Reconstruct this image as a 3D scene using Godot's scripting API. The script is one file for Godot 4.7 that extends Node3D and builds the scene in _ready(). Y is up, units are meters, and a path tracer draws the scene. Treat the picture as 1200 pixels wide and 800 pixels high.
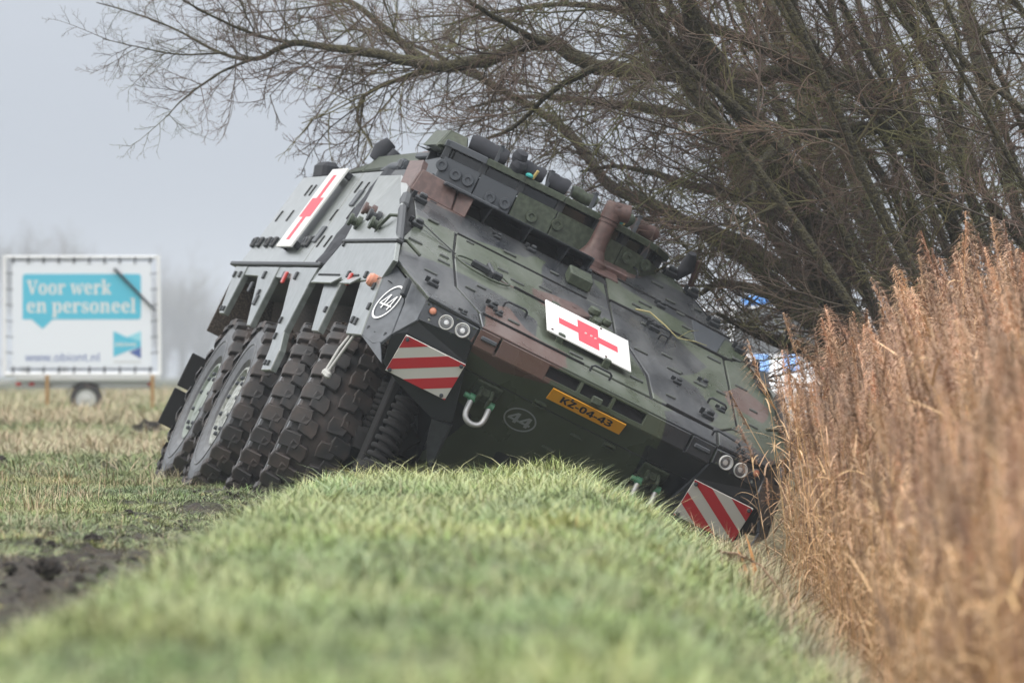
extends Node3D
# A tipped eight-wheeled army ambulance on a ditch bank, built object by object.

class MB:
	var v := PackedVector3Array()
	var n := PackedVector3Array()
	var t := PackedVector2Array()
	var k := PackedColorArray()
	var c := Color(1, 1, 1)
	func one(p: Vector3, m: Vector3) -> void:
		v.append(p); n.append(m); k.append(c)
		if absf(m.x) > 0.75:
			t.append(Vector2((-p.z + 0.2) * 0.22, (1.33 - p.y) * 0.3 + 0.5))
		else:
			t.append(Vector2((p.x + 1.6) / 3.2, (-p.z * 1.044 + 1.4) / 5.8) if m.y > 0.5 else Vector2((p.x + 1.6) / 3.2, (1.4 - (1.33 - p.y) * 1.5) / 5.8))
	func tri(a: Vector3, b: Vector3, d: Vector3, h: Vector3) -> void:
		var m := (d - a).cross(b - a)
		if m.length_squared() < 1e-18: return
		m = m.normalized()
		if m.dot(h) < 0: one(a, -m); one(d, -m); one(b, -m)
		else: one(a, m); one(b, m); one(d, m)
	func quad(a: Vector3, b: Vector3, d: Vector3, e: Vector3, h: Vector3) -> void:
		tri(a, b, d, h); tri(a, d, e, h)
	func stri(a: Vector3, b: Vector3, d: Vector3, na: Vector3, nb: Vector3, nd: Vector3) -> void:
		var m := (d - a).cross(b - a)
		if m.dot(na + nb + nd) < 0: one(a, na); one(d, nd); one(b, nb)
		else: one(a, na); one(b, nb); one(d, nd)
	func poly(p: PackedVector3Array, h: Vector3) -> void:
		var m := Vector3.ZERO
		for i in p.size(): m += (p[i] - p[0]).cross(p[(i + 1) % p.size()] - p[0])
		m = m.normalized()
		var x := (p[1] - p[0]).normalized()
		var y := m.cross(x)
		var f := PackedVector2Array()
		for q in p: f.append(Vector2((q - p[0]).dot(x), (q - p[0]).dot(y)))
		var ix := Geometry2D.triangulate_polygon(f)
		for i in range(0, ix.size(), 3): tri(p[ix[i]], p[ix[i + 1]], p[ix[i + 2]], h)
	# a plate: p is its front face, up its outward direction; thick behind it; ch a chamfer along the front edge
	func plate(p: PackedVector3Array, up: Vector3, thick: float, ch := 0.004) -> void:
		up = up.normalized()
		var mid := Vector3.ZERO
		for q in p: mid += q / p.size()
		var area := Vector3.ZERO
		for i in p.size(): area += p[i].cross(p[(i + 1) % p.size()])
		var turn := 1.0 if area.dot(up) > 0 else -1.0
		var top := PackedVector3Array()
		var cnt := p.size()
		for i in cnt:
			var e1 := (p[i] - p[(i + cnt - 1) % cnt]).normalized()
			var e2 := (p[(i + 1) % cnt] - p[i]).normalized()
			var n1 := up.cross(e1) * turn
			var n2 := up.cross(e2) * turn
			var b := (n1 + n2).normalized()
			top.append(p[i] + b * ch / maxf(0.5, b.dot(n1)))
		poly(top, up)
		for i in cnt:
			var j := (i + 1) % cnt
			var out := -up.cross(p[j] - p[i]) * turn
			quad(top[i], top[j], p[j] - up * ch, p[i] - up * ch, out.normalized() + up)
			quad(p[i] - up * ch, p[j] - up * ch, p[j] - up * thick, p[i] - up * thick, out)
	func box(x: Transform3D, s: Vector3, ch := 0.004) -> void:
		var h := s / 2
		ch = minf(ch, minf(h.x, minf(h.y, h.z)) * 0.6)
		var a := h - Vector3.ONE * ch
		for ax in 3:
			for sg in [-1.0, 1.0]:
				var q: Array = []
				for w in [[-1, -1], [1, -1], [1, 1], [-1, 1]]:
					var p := Vector3.ZERO
					p[ax] = sg * h[ax]; p[(ax + 1) % 3] = w[0] * a[(ax + 1) % 3]; p[(ax + 2) % 3] = w[1] * a[(ax + 2) % 3]
					q.append(x * p)
				var o := Vector3.ZERO
				o[ax] = sg
				quad(q[0], q[1], q[2], q[3], x.basis * o)
		if ch <= 0.0: return
		for ax in 3:
			var b1 := (ax + 1) % 3
			var b2 := (ax + 2) % 3
			for w in [[-1, -1], [1, -1], [1, 1], [-1, 1]]:
				var q: Array = []
				for e in [-1.0, 1.0]:
					for f in 2:
						var p := Vector3.ZERO
						p[ax] = e * a[ax]
						p[b1] = w[0] * (h[b1] if f == 0 else a[b1]); p[b2] = w[1] * (a[b2] if f == 0 else h[b2])
						q.append(x * p)
				var o := Vector3.ZERO
				o[b1] = w[0]; o[b2] = w[1]
				quad(q[0], q[1], q[3], q[2], x.basis * o)
		for sx in [-1, 1]:
			for sy in [-1, 1]:
				for sz in [-1, 1]:
					tri(x * Vector3(sx * h.x, sy * a.y, sz * a.z), x * Vector3(sx * a.x, sy * h.y, sz * a.z), x * Vector3(sx * a.x, sy * a.y, sz * h.z), x.basis * Vector3(sx, sy, sz))
	func bar(a: Vector3, b: Vector3, w: float, d: float, side := Vector3.UP, ch := 0.003) -> void:
		var y := (b - a).normalized()
		var x := y.cross(side).normalized()
		if x.length() < 0.5: x = y.cross(Vector3(0.3, 0.2, 1)).normalized()
		box(Transform3D(Basis(x, y, x.cross(y)), (a + b) / 2), Vector3(w, (b - a).length(), d), ch)
	func tube(p: PackedVector3Array, r: PackedFloat32Array, s := 8, caps := true) -> void:
		var side := Vector3(0.31, 0.17, 0.93)
		var ring: Array = []
		for i in p.size():
			var d := (p[mini(i + 1, p.size() - 1)] - p[maxi(i - 1, 0)]).normalized()
			if absf(d.dot(side)) > 0.97: side = Vector3(0.9, 0.2, -0.4)
			var x := d.cross(side).normalized()
			side = x.cross(d).normalized()
			var y := x.cross(d)
			var q := PackedVector3Array()
			for j in s: q.append(x * cos(TAU * j / s) + y * sin(TAU * j / s))
			ring.append(q)
		for i in p.size() - 1:
			for j in s:
				var l := (j + 1) % s
				var a: Vector3 = ring[i][j]; var b: Vector3 = ring[i][l]; var e: Vector3 = ring[i + 1][l]; var f: Vector3 = ring[i + 1][j]
				stri(p[i] + a * r[i], p[i] + b * r[i], p[i + 1] + e * r[i + 1], a, b, e)
				stri(p[i] + a * r[i], p[i + 1] + e * r[i + 1], p[i + 1] + f * r[i + 1], a, e, f)
		if caps:
			for i in [0, p.size() - 1]:
				var o := (p[0] - p[1]) if i == 0 else (p[i] - p[i - 1])
				for j in range(1, s - 1): tri(p[i] + ring[i][0] * r[i], p[i] + ring[i][j] * r[i], p[i] + ring[i][j + 1] * r[i], o)
	# profile points (radius, height) round the y axis of x
	func lathe(x: Transform3D, p: PackedVector2Array, s := 24) -> void:
		for i in p.size() - 1:
			var d := p[i + 1] - p[i]
			if d.length() < 1e-6: continue
			var m := Vector2(d.y, -d.x).normalized()
			for j in s:
				var a0 := TAU * j / s
				var a1 := TAU * (j + 1) / s
				var c0 := Vector3(cos(a0), 0, sin(a0)); var c1 := Vector3(cos(a1), 0, sin(a1))
				var q0 := x * (c0 * p[i].x + Vector3.UP * p[i].y); var q1 := x * (c1 * p[i].x + Vector3.UP * p[i].y)
				var q2 := x * (c1 * p[i + 1].x + Vector3.UP * p[i + 1].y); var q3 := x * (c0 * p[i + 1].x + Vector3.UP * p[i + 1].y)
				var n0 := x.basis * (c0 * m.x + Vector3.UP * m.y); var n1 := x.basis * (c1 * m.x + Vector3.UP * m.y)
				if p[i].x > 1e-5: stri(q0, q1, q2, n0, n1, n1)
				if p[i + 1].x > 1e-5: stri(q0, q2, q3, n0, n1, n0)
	func mesh() -> ArrayMesh:
		var a := []
		a.resize(Mesh.ARRAY_MAX)
		a[Mesh.ARRAY_VERTEX] = v; a[Mesh.ARRAY_NORMAL] = n; a[Mesh.ARRAY_TEX_UV] = t; a[Mesh.ARRAY_COLOR] = k
		var m := ArrayMesh.new()
		m.add_surface_from_arrays(Mesh.PRIMITIVE_TRIANGLES, a)
		return m

var M := {}
var taken := {}
var rng := RandomNumberGenerator.new()

func fresh(called: String) -> String:
	var k: int = taken.get(called, 0)
	taken[called] = k + 1
	return called if k == 0 else "%s_%03d" % [called, k]

func tag(o: Node, label: String, category: String, group := "", kind := "") -> void:
	o.set_meta("label", label)
	o.set_meta("category", category)
	if group: o.set_meta("group", group)
	if kind: o.set_meta("kind", kind)

func thing(called: String, label: String, category: String, where: Transform3D, group := "") -> Node3D:
	var o := Node3D.new()
	o.name = fresh(called)
	o.transform = where
	add_child(o)
	tag(o, label, category, group)
	return o

func part(parent: Node, called: String, mesh: Mesh, mat: Material, x := Transform3D.IDENTITY) -> MeshInstance3D:
	var o := MeshInstance3D.new()
	o.name = fresh(called) if parent == self else called
	o.mesh = mesh
	o.transform = x
	o.material_override = mat
	if parent != self and parent.has_node(NodePath(called)):
		var i := 1
		while parent.has_node(NodePath("%s_%03d" % [called, i])): i += 1
		o.name = "%s_%03d" % [called, i]
	parent.add_child(o)
	return o

func node(parent: Node, called: String, x := Transform3D.IDENTITY) -> Node3D:
	var o := Node3D.new()
	o.name = called
	if parent.has_node(NodePath(called)):
		var i := 1
		while parent.has_node(NodePath("%s_%03d" % [called, i])): i += 1
		o.name = "%s_%03d" % [called, i]
	o.transform = x
	parent.add_child(o)
	return o

func P3(a: Array) -> PackedVector3Array:
	var p := PackedVector3Array()
	for q in a: p.append(Vector3(q[0], q[1], q[2]))
	return p

func noise_tex(freq: float, seed_: int, lo: Color, hi: Color, size := 512, octaves := 4, kind := FastNoiseLite.TYPE_SIMPLEX_SMOOTH) -> NoiseTexture2D:
	var f := FastNoiseLite.new()
	f.seed = seed_; f.frequency = freq; f.fractal_octaves = octaves; f.noise_type = kind
	var g := Gradient.new()
	g.set_color(0, lo); g.set_color(1, hi)
	g.set_offset(0, 0.2); g.set_offset(1, 0.8)
	var x := NoiseTexture2D.new()
	x.width = size; x.height = size; x.seamless = true; x.noise = f; x.color_ramp = g
	return x

func mat(called: String, col: Color, rough := 0.6, metal := 0.0) -> StandardMaterial3D:
	var m := StandardMaterial3D.new()
	m.resource_name = called
	m.albedo_color = col.linear_to_srgb()
	m.roughness = rough
	m.metallic = metal
	M[called] = m
	return m

func tri_tex(m: StandardMaterial3D, x: Texture2D, scale: float, world := false) -> void:
	m.albedo_texture = x
	m.uv1_triplanar = true
	m.uv1_world_triplanar = world
	m.uv1_scale = Vector3.ONE * scale

func rough_tex(m: StandardMaterial3D, x: Texture2D) -> void:
	m.roughness_texture = x
	m.roughness_texture_channel = BaseMaterial3D.TEXTURE_CHANNEL_RED
	m.roughness = 1.0

func camo_picture() -> ImageTexture:
	var W := 640
	var H := 1160
	var im := Image.create(W, H, false, Image.FORMAT_RGB8)
	var brown := [[[-0.82, -0.16], [-0.75, -0.62], [-0.63, -0.81], [-0.51, -0.5], [-0.39, -0.37], [-0.22, -0.37], [-0.27, -0.04], [-0.34, 0.06], [-0.34, 0.2], [-0.6, 0.28], [-0.86, 0.2]],
		[[-0.38, -1.61], [-0.24, -1.72], [-0.04, -1.72], [-0.02, -1.39], [-0.26, -1.3], [-0.36, -1.41]], [[0.04, -1.37], [0.2, -1.46], [0.27, -1.32], [0.23, -1.1], [0.08, -1.19]],
		[[0.1, -3.28], [0.25, -3.8], [0.6, -3.7], [0.45, -3.3], [0.35, -3.1], [0.18, -3.08]], [[0.7, -4.21], [0.8, -4.47], [1.0, -4.07], [0.89, -3.86]], [[1.0, -1.44], [1.2, -1.78], [1.34, -1.56], [1.25, -1.12], [1.04, -1.2]],
		[[-1.5, -3.6], [-0.9, -3.6], [-0.88, -2.62], [-1.5, -2.5]]]
	var black := [[[-1.3, -2.6], [-0.86, -2.65], [-0.2, -2.9], [0.1, -2.9], [0.1, -2.5], [-0.34, -2.53], [-0.41, -2.35], [-0.86, -2.16], [-1.3, -2.06]],
		[[-1.6, -0.79], [-1.18, -1.0], [-1.0, -1.05], [-0.66, -1.01], [-0.44, -0.84], [-0.44, -0.46], [-0.55, -0.58], [-0.63, -0.86], [-0.78, -0.62], [-0.87, -0.16], [-0.86, 0.3], [-1.6, 0.3]],
		[[-0.22, -2.49], [0.03, -2.73], [0.21, -2.36], [0.53, -2.46], [0.72, -2.19], [0.92, -1.87], [0.64, -1.28], [0.41, -1.55], [0.28, -1.19], [0.21, -1.54], [-0.04, -1.72], [-0.34, -1.72]],
		[[0.4, -3.6], [1.3, -3.6], [1.4, -2.94], [0.92, -2.75], [0.38, -2.93]], [[0.3, -1.37], [0.47, -1.64], [0.64, -1.28], [0.79, -1.2], [0.9, -0.77], [0.71, -0.25], [0.41, -0.55], [0.37, -1.02]],
		[[0.85, -2.89], [1.03, -3.08], [1.05, -2.7], [0.91, -2.33]], [[0.52, 0.3], [0.5, -0.2], [0.6, -0.38], [0.97, -0.42], [1.2, -0.3], [1.6, -0.3], [1.6, 0.3]],
		[[-1.2, 0.5], [-0.6, 0.75], [-0.75, 1.3], [-1.4, 1.3]], [[0.45, 0.3], [1.3, 0.3], [1.3, 1.1], [0.6, 1.0]], [[-0.3, 0.9], [0.3, 0.75], [0.35, 1.3], [-0.3, 1.3]]]
	var lay := PackedByteArray()
	lay.resize(W * H)
	for set_ in [[black, 1], [brown, 2]]:
		for pg in set_[0]:
			var f := PackedVector2Array()
			var lo := Vector2(1e9, 1e9)
			var hi := Vector2(-1e9, -1e9)
			for q in pg:
				var s := Vector2((q[0] + 1.6) / 3.2 * W, (-q[1] * 1.044 + 1.4) / 5.8 * H)
				f.append(s); lo = lo.min(s); hi = hi.max(s)
			var fine := Geometry2D.offset_polygon(f, 4.0, Geometry2D.JOIN_ROUND)
			if fine.size() == 0: continue
			f = fine[0]
			for y in range(maxi(0, int(lo.y) - 5), mini(H, int(hi.y) + 6)):
				for x in range(maxi(0, int(lo.x) - 5), mini(W, int(hi.x) + 6)):
					var wob := Vector2(sin(y * 0.031 + x * 0.011) * 4.0, cos(x * 0.027 - y * 0.013) * 4.0)
					if Geometry2D.is_point_in_polygon(Vector2(x, y) + wob, f): lay[y * W + x] = set_[1]
	var nz := FastNoiseLite.new()
	nz.seed = 4; nz.frequency = 0.012; nz.fractal_octaves = 5
	var nf := FastNoiseLite.new()
	nf.seed = 9; nf.frequency = 0.25; nf.fractal_octaves = 2
	var cols := [Color(0.058, 0.074, 0.046), Color(0.021, 0.024, 0.03), Color(0.105, 0.06, 0.05)]
	for y in H:
		for x in W:
			var col: Color = cols[lay[y * W + x]]
			# dust and wiped streaks that run down the slope of the deck
			var d := clampf(0.5 + nz.get_noise_2d(x * 1.6, y * 0.35) * 0.9, 0.0, 1.0) * 0.16 + clampf(nf.get_noise_2d(x, y) - 0.12, 0.0, 1.0) * 0.10
			d *= 0.25 + 0.75 * clampf((y - 0.2414 * H) / 60.0, 0.0, 1.0)   # dust settles on the deck, hardly on the steep front
			col = col.lerp(Color(0.30, 0.30, 0.29), d * 1.25)
			im.set_pixel(x, y, col.linear_to_srgb())
	var rg := RandomNumberGenerator.new()
	rg.seed = 33
	for i in 420:   # scuffs, drips and boot marks
		var x := rg.randf_range(0, W)
		var y := rg.randf_range(0.24 * H, H)
		var ln := rg.randf_range(4, 60)
		var a := rg.randf_range(0.04, 0.30)
		var dx := rg.randf_range(-0.25, 0.25) if rg.randf() < 0.7 else rg.randf_range(-2.0, 2.0)
		var pale := Color(0.34, 0.34, 0.34) if rg.randf() < 0.7 else Color(0.02, 0.02, 0.022)
		for j in int(ln):
			var px := int(x + dx * j)
			var py := int(y - j)
			if px < 0 or py < 0 or px >= W or py >= H: break
			im.set_pixel(px, py, im.get_pixel(px, py).srgb_to_linear().lerp(pale, a * (1.0 - j / ln)).linear_to_srgb())
	return ImageTexture.create_from_image(im)

func materials() -> void:
	var m := mat("camouflage_paint", Color(1, 1, 1), 0.42)
	m.albedo_texture = camo_picture()
	rough_tex(m, noise_tex(0.012, 2, Color(0.2, 0.2, 0.2), Color(0.58, 0.58, 0.58), 512, 6))
	var fine := noise_tex(0.02, 3, Color(0.34, 0.34, 0.34), Color(0.6, 0.6, 0.6), 512, 5)
	m = mat("side_paint", Color(0.165, 0.18, 0.175), 0.36)
	tri_tex(m, noise_tex(0.03, 21, Color(0.72, 0.75, 0.71), Color(1, 1, 1), 512, 7), 0.5)
	m.clearcoat_enabled = true; m.clearcoat = 0.9; m.clearcoat_roughness = 0.3
	m = mat("bevel_paint", Color(0.10, 0.11, 0.125), 0.45)
	tri_tex(m, noise_tex(0.02, 22, Color(0.75, 0.75, 0.75), Color(1, 1, 1), 512, 6), 1.0)
	m = mat("green_paint", Color(0.065, 0.083, 0.052), 0.5)
	tri_tex(m, noise_tex(0.03, 23, Color(0.7, 0.7, 0.7), Color(1, 1, 1), 512, 5), 1.5)
	m = mat("dark_paint", Color(0.02, 0.023, 0.027), 0.5)
	m = mat("brown_paint", Color(0.125, 0.07, 0.06), 0.5)
	tri_tex(m, noise_tex(0.03, 24, Color(0.75, 0.75, 0.75), Color(1, 1, 1), 256, 5), 2.0)
	mat("grey_paint", Color(0.055, 0.062, 0.072), 0.45)
	mat("joint_black", Color(0.012, 0.012, 0.013), 0.9)
	m = mat("rubber", Color(1, 1, 1), 0.6)
	tri_tex(m, noise_tex(0.008, 31, Color(0.02, 0.021, 0.023).linear_to_srgb(), Color(0.072, 0.054, 0.047).linear_to_srgb(), 512, 7), 1.1)
	m = mat("sidewall", Color(0.075, 0.078, 0.083), 0.38)
	tri_tex(m, noise_tex(0.02, 32, Color(0.6, 0.57, 0.54), Color(1, 1, 1), 512, 6), 1.3)
	m = mat("mud", Color(0.11, 0.085, 0.066), 0.9)
	tri_tex(m, noise_tex(0.06, 33, Color(0.45, 0.42, 0.4), Color(1, 1, 1), 512, 6), 1.6)
	m = mat("hub_white", Color(0.46, 0.48, 0.46), 0.5)
	tri_tex(m, noise_tex(0.03, 34, Color(0.55, 0.55, 0.52), Color(1, 1, 1), 256, 5), 2.5)
	mat("hub_grey", Color(0.22, 0.25, 0.22), 0.5)
	m = mat("sign_white", Color(0.74, 0.74, 0.72), 0.45)
	mat("sign_red", Color(0.52, 0.03, 0.04), 0.45)
	mat("cross_red", Color(0.62, 0.05, 0.08), 0.5)
	m = mat("reflector_white", Color(0.62, 0.61, 0.57), 0.5)
	mat("plate_yellow", Color(0.80, 0.36, 0.015), 0.45)
	mat("black_print", Color(0.01, 0.01, 0.01), 0.6)
	mat("white_print", Color(0.75, 0.75, 0.75), 0.6)
	mat("grey_print", Color(0.27, 0.29, 0.30), 0.6)
	mat("chrome", Color(0.85, 0.85, 0.86), 0.12, 1.0)
	mat("lamp_silver", Color(0.85, 0.85, 0.86), 0.35, 0.5)
	mat("cleat_paint", Color(0.06, 0.066, 0.06), 0.5)
	mat("steel", Color(0.45, 0.45, 0.45), 0.45, 0.6)
	mat("galvanised", Color(0.5, 0.5, 0.48), 0.55)
	mat("pin_green", Color(0.07, 0.22, 0.12), 0.45)
	mat("orange_lens", Color(0.62, 0.26, 0.17), 0.25)
	mat("red_lens", Color(0.5, 0.05, 0.04), 0.25)
	mat("brass", Color(0.6, 0.48, 0.2), 0.35, 0.7)
	mat("teal_ring", Color(0.05, 0.38, 0.36), 0.4)
	mat("canvas_dark", Color(0.035, 0.037, 0.045), 0.85)
	m = mat("window_glass", Color(0.01, 0.012, 0.014), 0.06)
	m = mat("lens_glass", Color(1, 1, 1, 0.08), 0.04)
	m.transparency = BaseMaterial3D.TRANSPARENCY_ALPHA
	m = mat("rope", Color(0.5, 0.5, 0.48), 0.9)

# ---- the vehicle, in its own axes: x across (towards the right of its front view), y up, z towards its nose
const DN := Vector3(0, 0.95783, 0.28735)
func D(u: float, z: float, h := 0.0) -> Vector3:
	return Vector3(u, 1.31 - 0.3 * z, z) + DN * h
func DX(u: float, z: float, h := 0.0, turn := 0.0) -> Transform3D:
	return Transform3D(Basis(Vector3.RIGHT, DN, Vector3(0, -0.28735, 0.95783)) * Basis(Vector3.UP, turn), D(u, z, h))
func F(u: float, v: float, h := 0.0) -> Vector3:   # on the sloping lower front plate
	return Vector3(u, v, -0.05 + 1.2 * (v - 1.2)) + Vector3(0, -0.76822, 0.64018) * h

func disc(parent: Node, called: String, mt: Material, x: Transform3D, r: float, h: float, hole := 0.35) -> void:
	var b := MB.new()
	b.lathe(x, PackedVector2Array([Vector2(r, 0), Vector2(r, h * 0.7), Vector2(r * 0.9, h), Vector2(r * (hole + 0.15), h), Vector2(r * hole, h * 0.6), Vector2(0, h * 0.6)]), 18)
	part(parent, called, b.mesh(), mt)

func letters(parent: Node, called: String, words: String, size: float, mt: Material, x: Transform3D, font := "Droid Sans", bold := false, depth := 0.002, wide := 0.0) -> MeshInstance3D:
	var m := TextMesh.new()
	var f := SystemFont.new()
	f.font_names = PackedStringArray([font])
	f.font_weight = 700 if bold else 400
	m.font = f; m.text = words; m.font_size = 64; m.pixel_size = size / 64.0; m.depth = depth
	m.curve_step = 2.0
	if wide > 0.0: x.basis = x.basis.scaled_local(Vector3(wide / maxf(0.01, m.get_aabb().size.x), 1, 1))
	return part(parent, called, m, mt, x)

func ring_mesh(r: float, w: float, h: float) -> ArrayMesh:
	var b := MB.new()
	b.lathe(Transform3D(Basis(Vector3.RIGHT, PI / 2), Vector3.ZERO), PackedVector2Array([Vector2(r - w, 0), Vector2(r - w, h), Vector2(r, h), Vector2(r, 0)]), 40)
	return b.mesh()

func make_wheel(parent: Node, at: Vector3, steer: float, mirror: float, hub: String, label := "") -> void:
	var w := node(parent, "wheel", Transform3D(Basis(Vector3.UP, steer), at))
	if label: w.set_meta("label", label)
	var out := Transform3D(Basis(Vector3.BACK, mirror * PI / 2), Vector3.ZERO)   # lathe axis points outwards
	var R := 0.643
	if mirror > 0:
		# wet earth packed in the tread where it came up from the rut
		for i in 16:
			var a := -rng.randf_range(-0.5, 1.9)
			var lm := lump(rng.randf_range(0.02, 0.045), i * 7 + int(at.z * 10.0))
			part(w, "mud_clump", lm, M.mud, Transform3D(Basis(Vector3.UP, a), out * (Vector3(cos(a), 0, sin(a)) * 0.648 + Vector3.UP * rng.randf_range(-0.18, 0.18))))
	var b := MB.new()
	b.lathe(out, PackedVector2Array([Vector2(0.30, 0.10), Vector2(0.315, 0.165), Vector2(0.36, 0.195), Vector2(0.44, 0.212), Vector2(0.52, 0.214), Vector2(0.575, 0.206), Vector2(0.612, 0.198)]), 64)
	b.lathe(out, PackedVector2Array([Vector2(0.612, -0.198), Vector2(0.5, -0.214), Vector2(0.36, -0.195), Vector2(0.30, -0.1)]), 48)
	b.lathe(out, PackedVector2Array([Vector2(0.462, 0.2135), Vector2(0.466, 0.218), Vector2(0.474, 0.218), Vector2(0.478, 0.2135)]), 64)
	part(w, "sidewall", b.mesh(), M.sidewall)
	b = MB.new()
	b.lathe(out, PackedVector2Array([Vector2(0.600, 0.206), Vector2(0.628, 0.19), Vector2(R, 0.12), Vector2(R + 0.004, 0.0), Vector2(R, -0.12), Vector2(0.628, -0.19), Vector2(0.600, -0.206)]), 64)
	# tread lugs: a block on each shoulder and two staggered ones in the crown
	var nl := 24
	for i in nl:
		for row in 4:
			var off: float = [0.0, 0.5, 0.0, 0.5][row]
			var y0: float = [0.198, 0.085, -0.085, -0.198][row]
			var a := TAU * (i + off) / nl
			var rad := Vector3(cos(a), 0, sin(a))
			var tn := Vector3(-sin(a), 0, cos(a))
			var hgt := 0.036
			var wid: float = 0.118 if row in [0, 3] else 0.112
			var lng: float = 0.108 if row in [0, 3] else 0.112
			var sk := 0.30 if row in [0, 2] else -0.30
			var pts := PackedVector3Array()
			var edge := signf(y0)
			for q in [[-0.5, -0.5], [0.05, -0.62], [0.5, -0.5], [0.5, 0.5], [-0.1, 0.6], [-0.5, 0.5]]:
				var yy: float = y0 + q[1] * wid * (1.0 if row in [1, 2] else 1.0) - edge * (0.04 if row in [0, 3] else 0.0)
				var drop := 0.0 if absf(yy) < 0.12 else (absf(yy) - 0.12) * 0.30
				pts.append(out * ((rad * (R + hgt - drop)) + tn * (q[0] * lng + yy * sk * 0.5) + Vector3.UP * yy))
			b.plate(pts, out.basis * rad, 0.05, 0.007)
			if row in [0, 3]:   # shoulder rib running down the sidewall
				b.box(out * Transform3D(Basis(tn, Vector3.UP, rad), rad * 0.618 + Vector3.UP * (y0 + edge * 0.002)), Vector3(0.07, 0.022, 0.055), 0.006)
	part(w, "tyre", b.mesh(), M.rubber)
	b = MB.new()
	b.lathe(out, PackedVector2Array([Vector2(0.315, 0.165), Vector2(0.30, 0.185), Vector2(0.285, 0.185), Vector2(0.27, 0.15), Vector2(0.255, 0.155), Vector2(0.20, 0.175), Vector2(0.12, 0.182), Vector2(0.10, 0.19), Vector2(0, 0.19)]), 40)
	part(w, "rim", b.mesh(), M[hub])
	b = MB.new()
	for i in 10:
		var a := TAU * i / 10
		b.lathe(out * Transform3D(Basis.IDENTITY, Vector3(cos(a) * 0.215, 0.168, sin(a) * 0.215)), PackedVector2Array([Vector2(0.016, 0), Vector2(0.016, 0.022), Vector2(0.011, 0.028), Vector2(0, 0.028)]), 6)
	part(w, "wheel_nuts", b.mesh(), M.grey_paint).set_meta("kind", "stuff")

func hazard_board(root: Node, mirror: float) -> void:
	var nrm := Vector3(0.0, -0.4695, 0.8829)
	var ax := Vector3(1, 0, 0)
	var up := nrm.cross(ax).normalized()
	var mid := Vector3(mirror * 1.035, 0.960, -0.178) + nrm * 0.025
	var bt := node(root, "hazard_board", Transform3D(Basis(ax, up, nrm), mid))
	bt.set_meta("label", "red and white striped warning board, %s" % ("level with the left lamps" if mirror < 0 else "down by the reeds"))
	var b := MB.new()
	var w := 0.2115
	var h := 0.141
	var z := Vector3(0, 0, 1)
	b.plate(PackedVector3Array([Vector3(-w, -h, 0), Vector3(w, -h, 0), Vector3(w, h, 0), Vector3(-w, h, 0)]), z, 0.012, 0.002)
	part(bt, "board", b.mesh(), M.reflector_white)
	var rect := PackedVector2Array([Vector2(-w, -h), Vector2(w, -h), Vector2(w, h), Vector2(-w, h)])
	for i in range(-3, 4):
		# red bands falling outwards and down
		var c0 := i * 0.1733 + 0.0433
		var s := 0.0867 / 2
		var g := -0.62 * mirror
		var band := PackedVector2Array([Vector2(-w - 0.1, c0 - s + g * (-w - 0.1)), Vector2(w + 0.1, c0 - s + g * (w + 0.1)), Vector2(w + 0.1, c0 + s + g * (w + 0.1)), Vector2(-w - 0.1, c0 + s + g * (-w - 0.1))])
		for cut in Geometry2D.intersect_polygons(band, rect):
			var p := PackedVector3Array()
			for q in cut: p.append(Vector3(q.x, q.y, 0.0015))
			var sb := MB.new()
			sb.plate(p, z, 0.001, 0.0)
			part(bt, "red_stripe", sb.mesh(), M.sign_red)
	for q in [[-w + 0.02, h - 0.02], [w - 0.02, h - 0.02], [-w + 0.02, -h + 0.02], [w - 0.035, -h + 0.02]]:
		var rb := MB.new()
		rb.lathe(Transform3D(Basis(Vector3.RIGHT, PI / 2), Vector3(q[0], q[1], 0.0)), PackedVector2Array([Vector2(0.013, 0), Vector2(0.013, 0.012), Vector2(0.007, 0.014), Vector2(0.007, 0.022), Vector2(0, 0.022)]), 8)
		part(bt, "bolt", rb.mesh(), M.grey_paint)

func lamp(parent: Node, called: String, x: Transform3D, r: float, front: Material) -> void:
	var l := node(parent, called, x * Transform3D(Basis(Vector3.RIGHT, PI / 2), Vector3.ZERO))
	var b := MB.new()
	b.lathe(Transform3D.IDENTITY, PackedVector2Array([Vector2(r * 1.1, 0), Vector2(r * 1.1, 0.012), Vector2(r, 0.016), Vector2(r * 0.92, 0.01)]), 24)
	part(l, "lamp_ring", b.mesh(), M.galvanised if r > 0.03 else M.grey_paint)
	b = MB.new()
	if r > 0.03:
		b.lathe(Transform3D.IDENTITY, PackedVector2Array([Vector2(r * 0.93, 0.008), Vector2(r * 0.7, -0.012), Vector2(r * 0.45, -0.02), Vector2(r * 0.4, -0.004), Vector2(r * 0.3, 0.002), Vector2(0, 0.003)]), 24)
		part(l, "reflector", b.mesh(), M.lamp_silver)
		b = MB.new()
		b.lathe(Transform3D.IDENTITY, PackedVector2Array([Vector2(r * 0.93, 0.010), Vector2(r * 0.6, 0.016), Vector2(0, 0.019)]), 24)
		part(l, "lens", b.mesh(), M.lens_glass)
	else:
		b.lathe(Transform3D.IDENTITY, PackedVector2Array([Vector2(r * 0.93, 0.008), Vector2(r * 0.6, 0.016), Vector2(0, 0.019)]), 20)
		part(l, "lens", b.mesh(), front)

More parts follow.
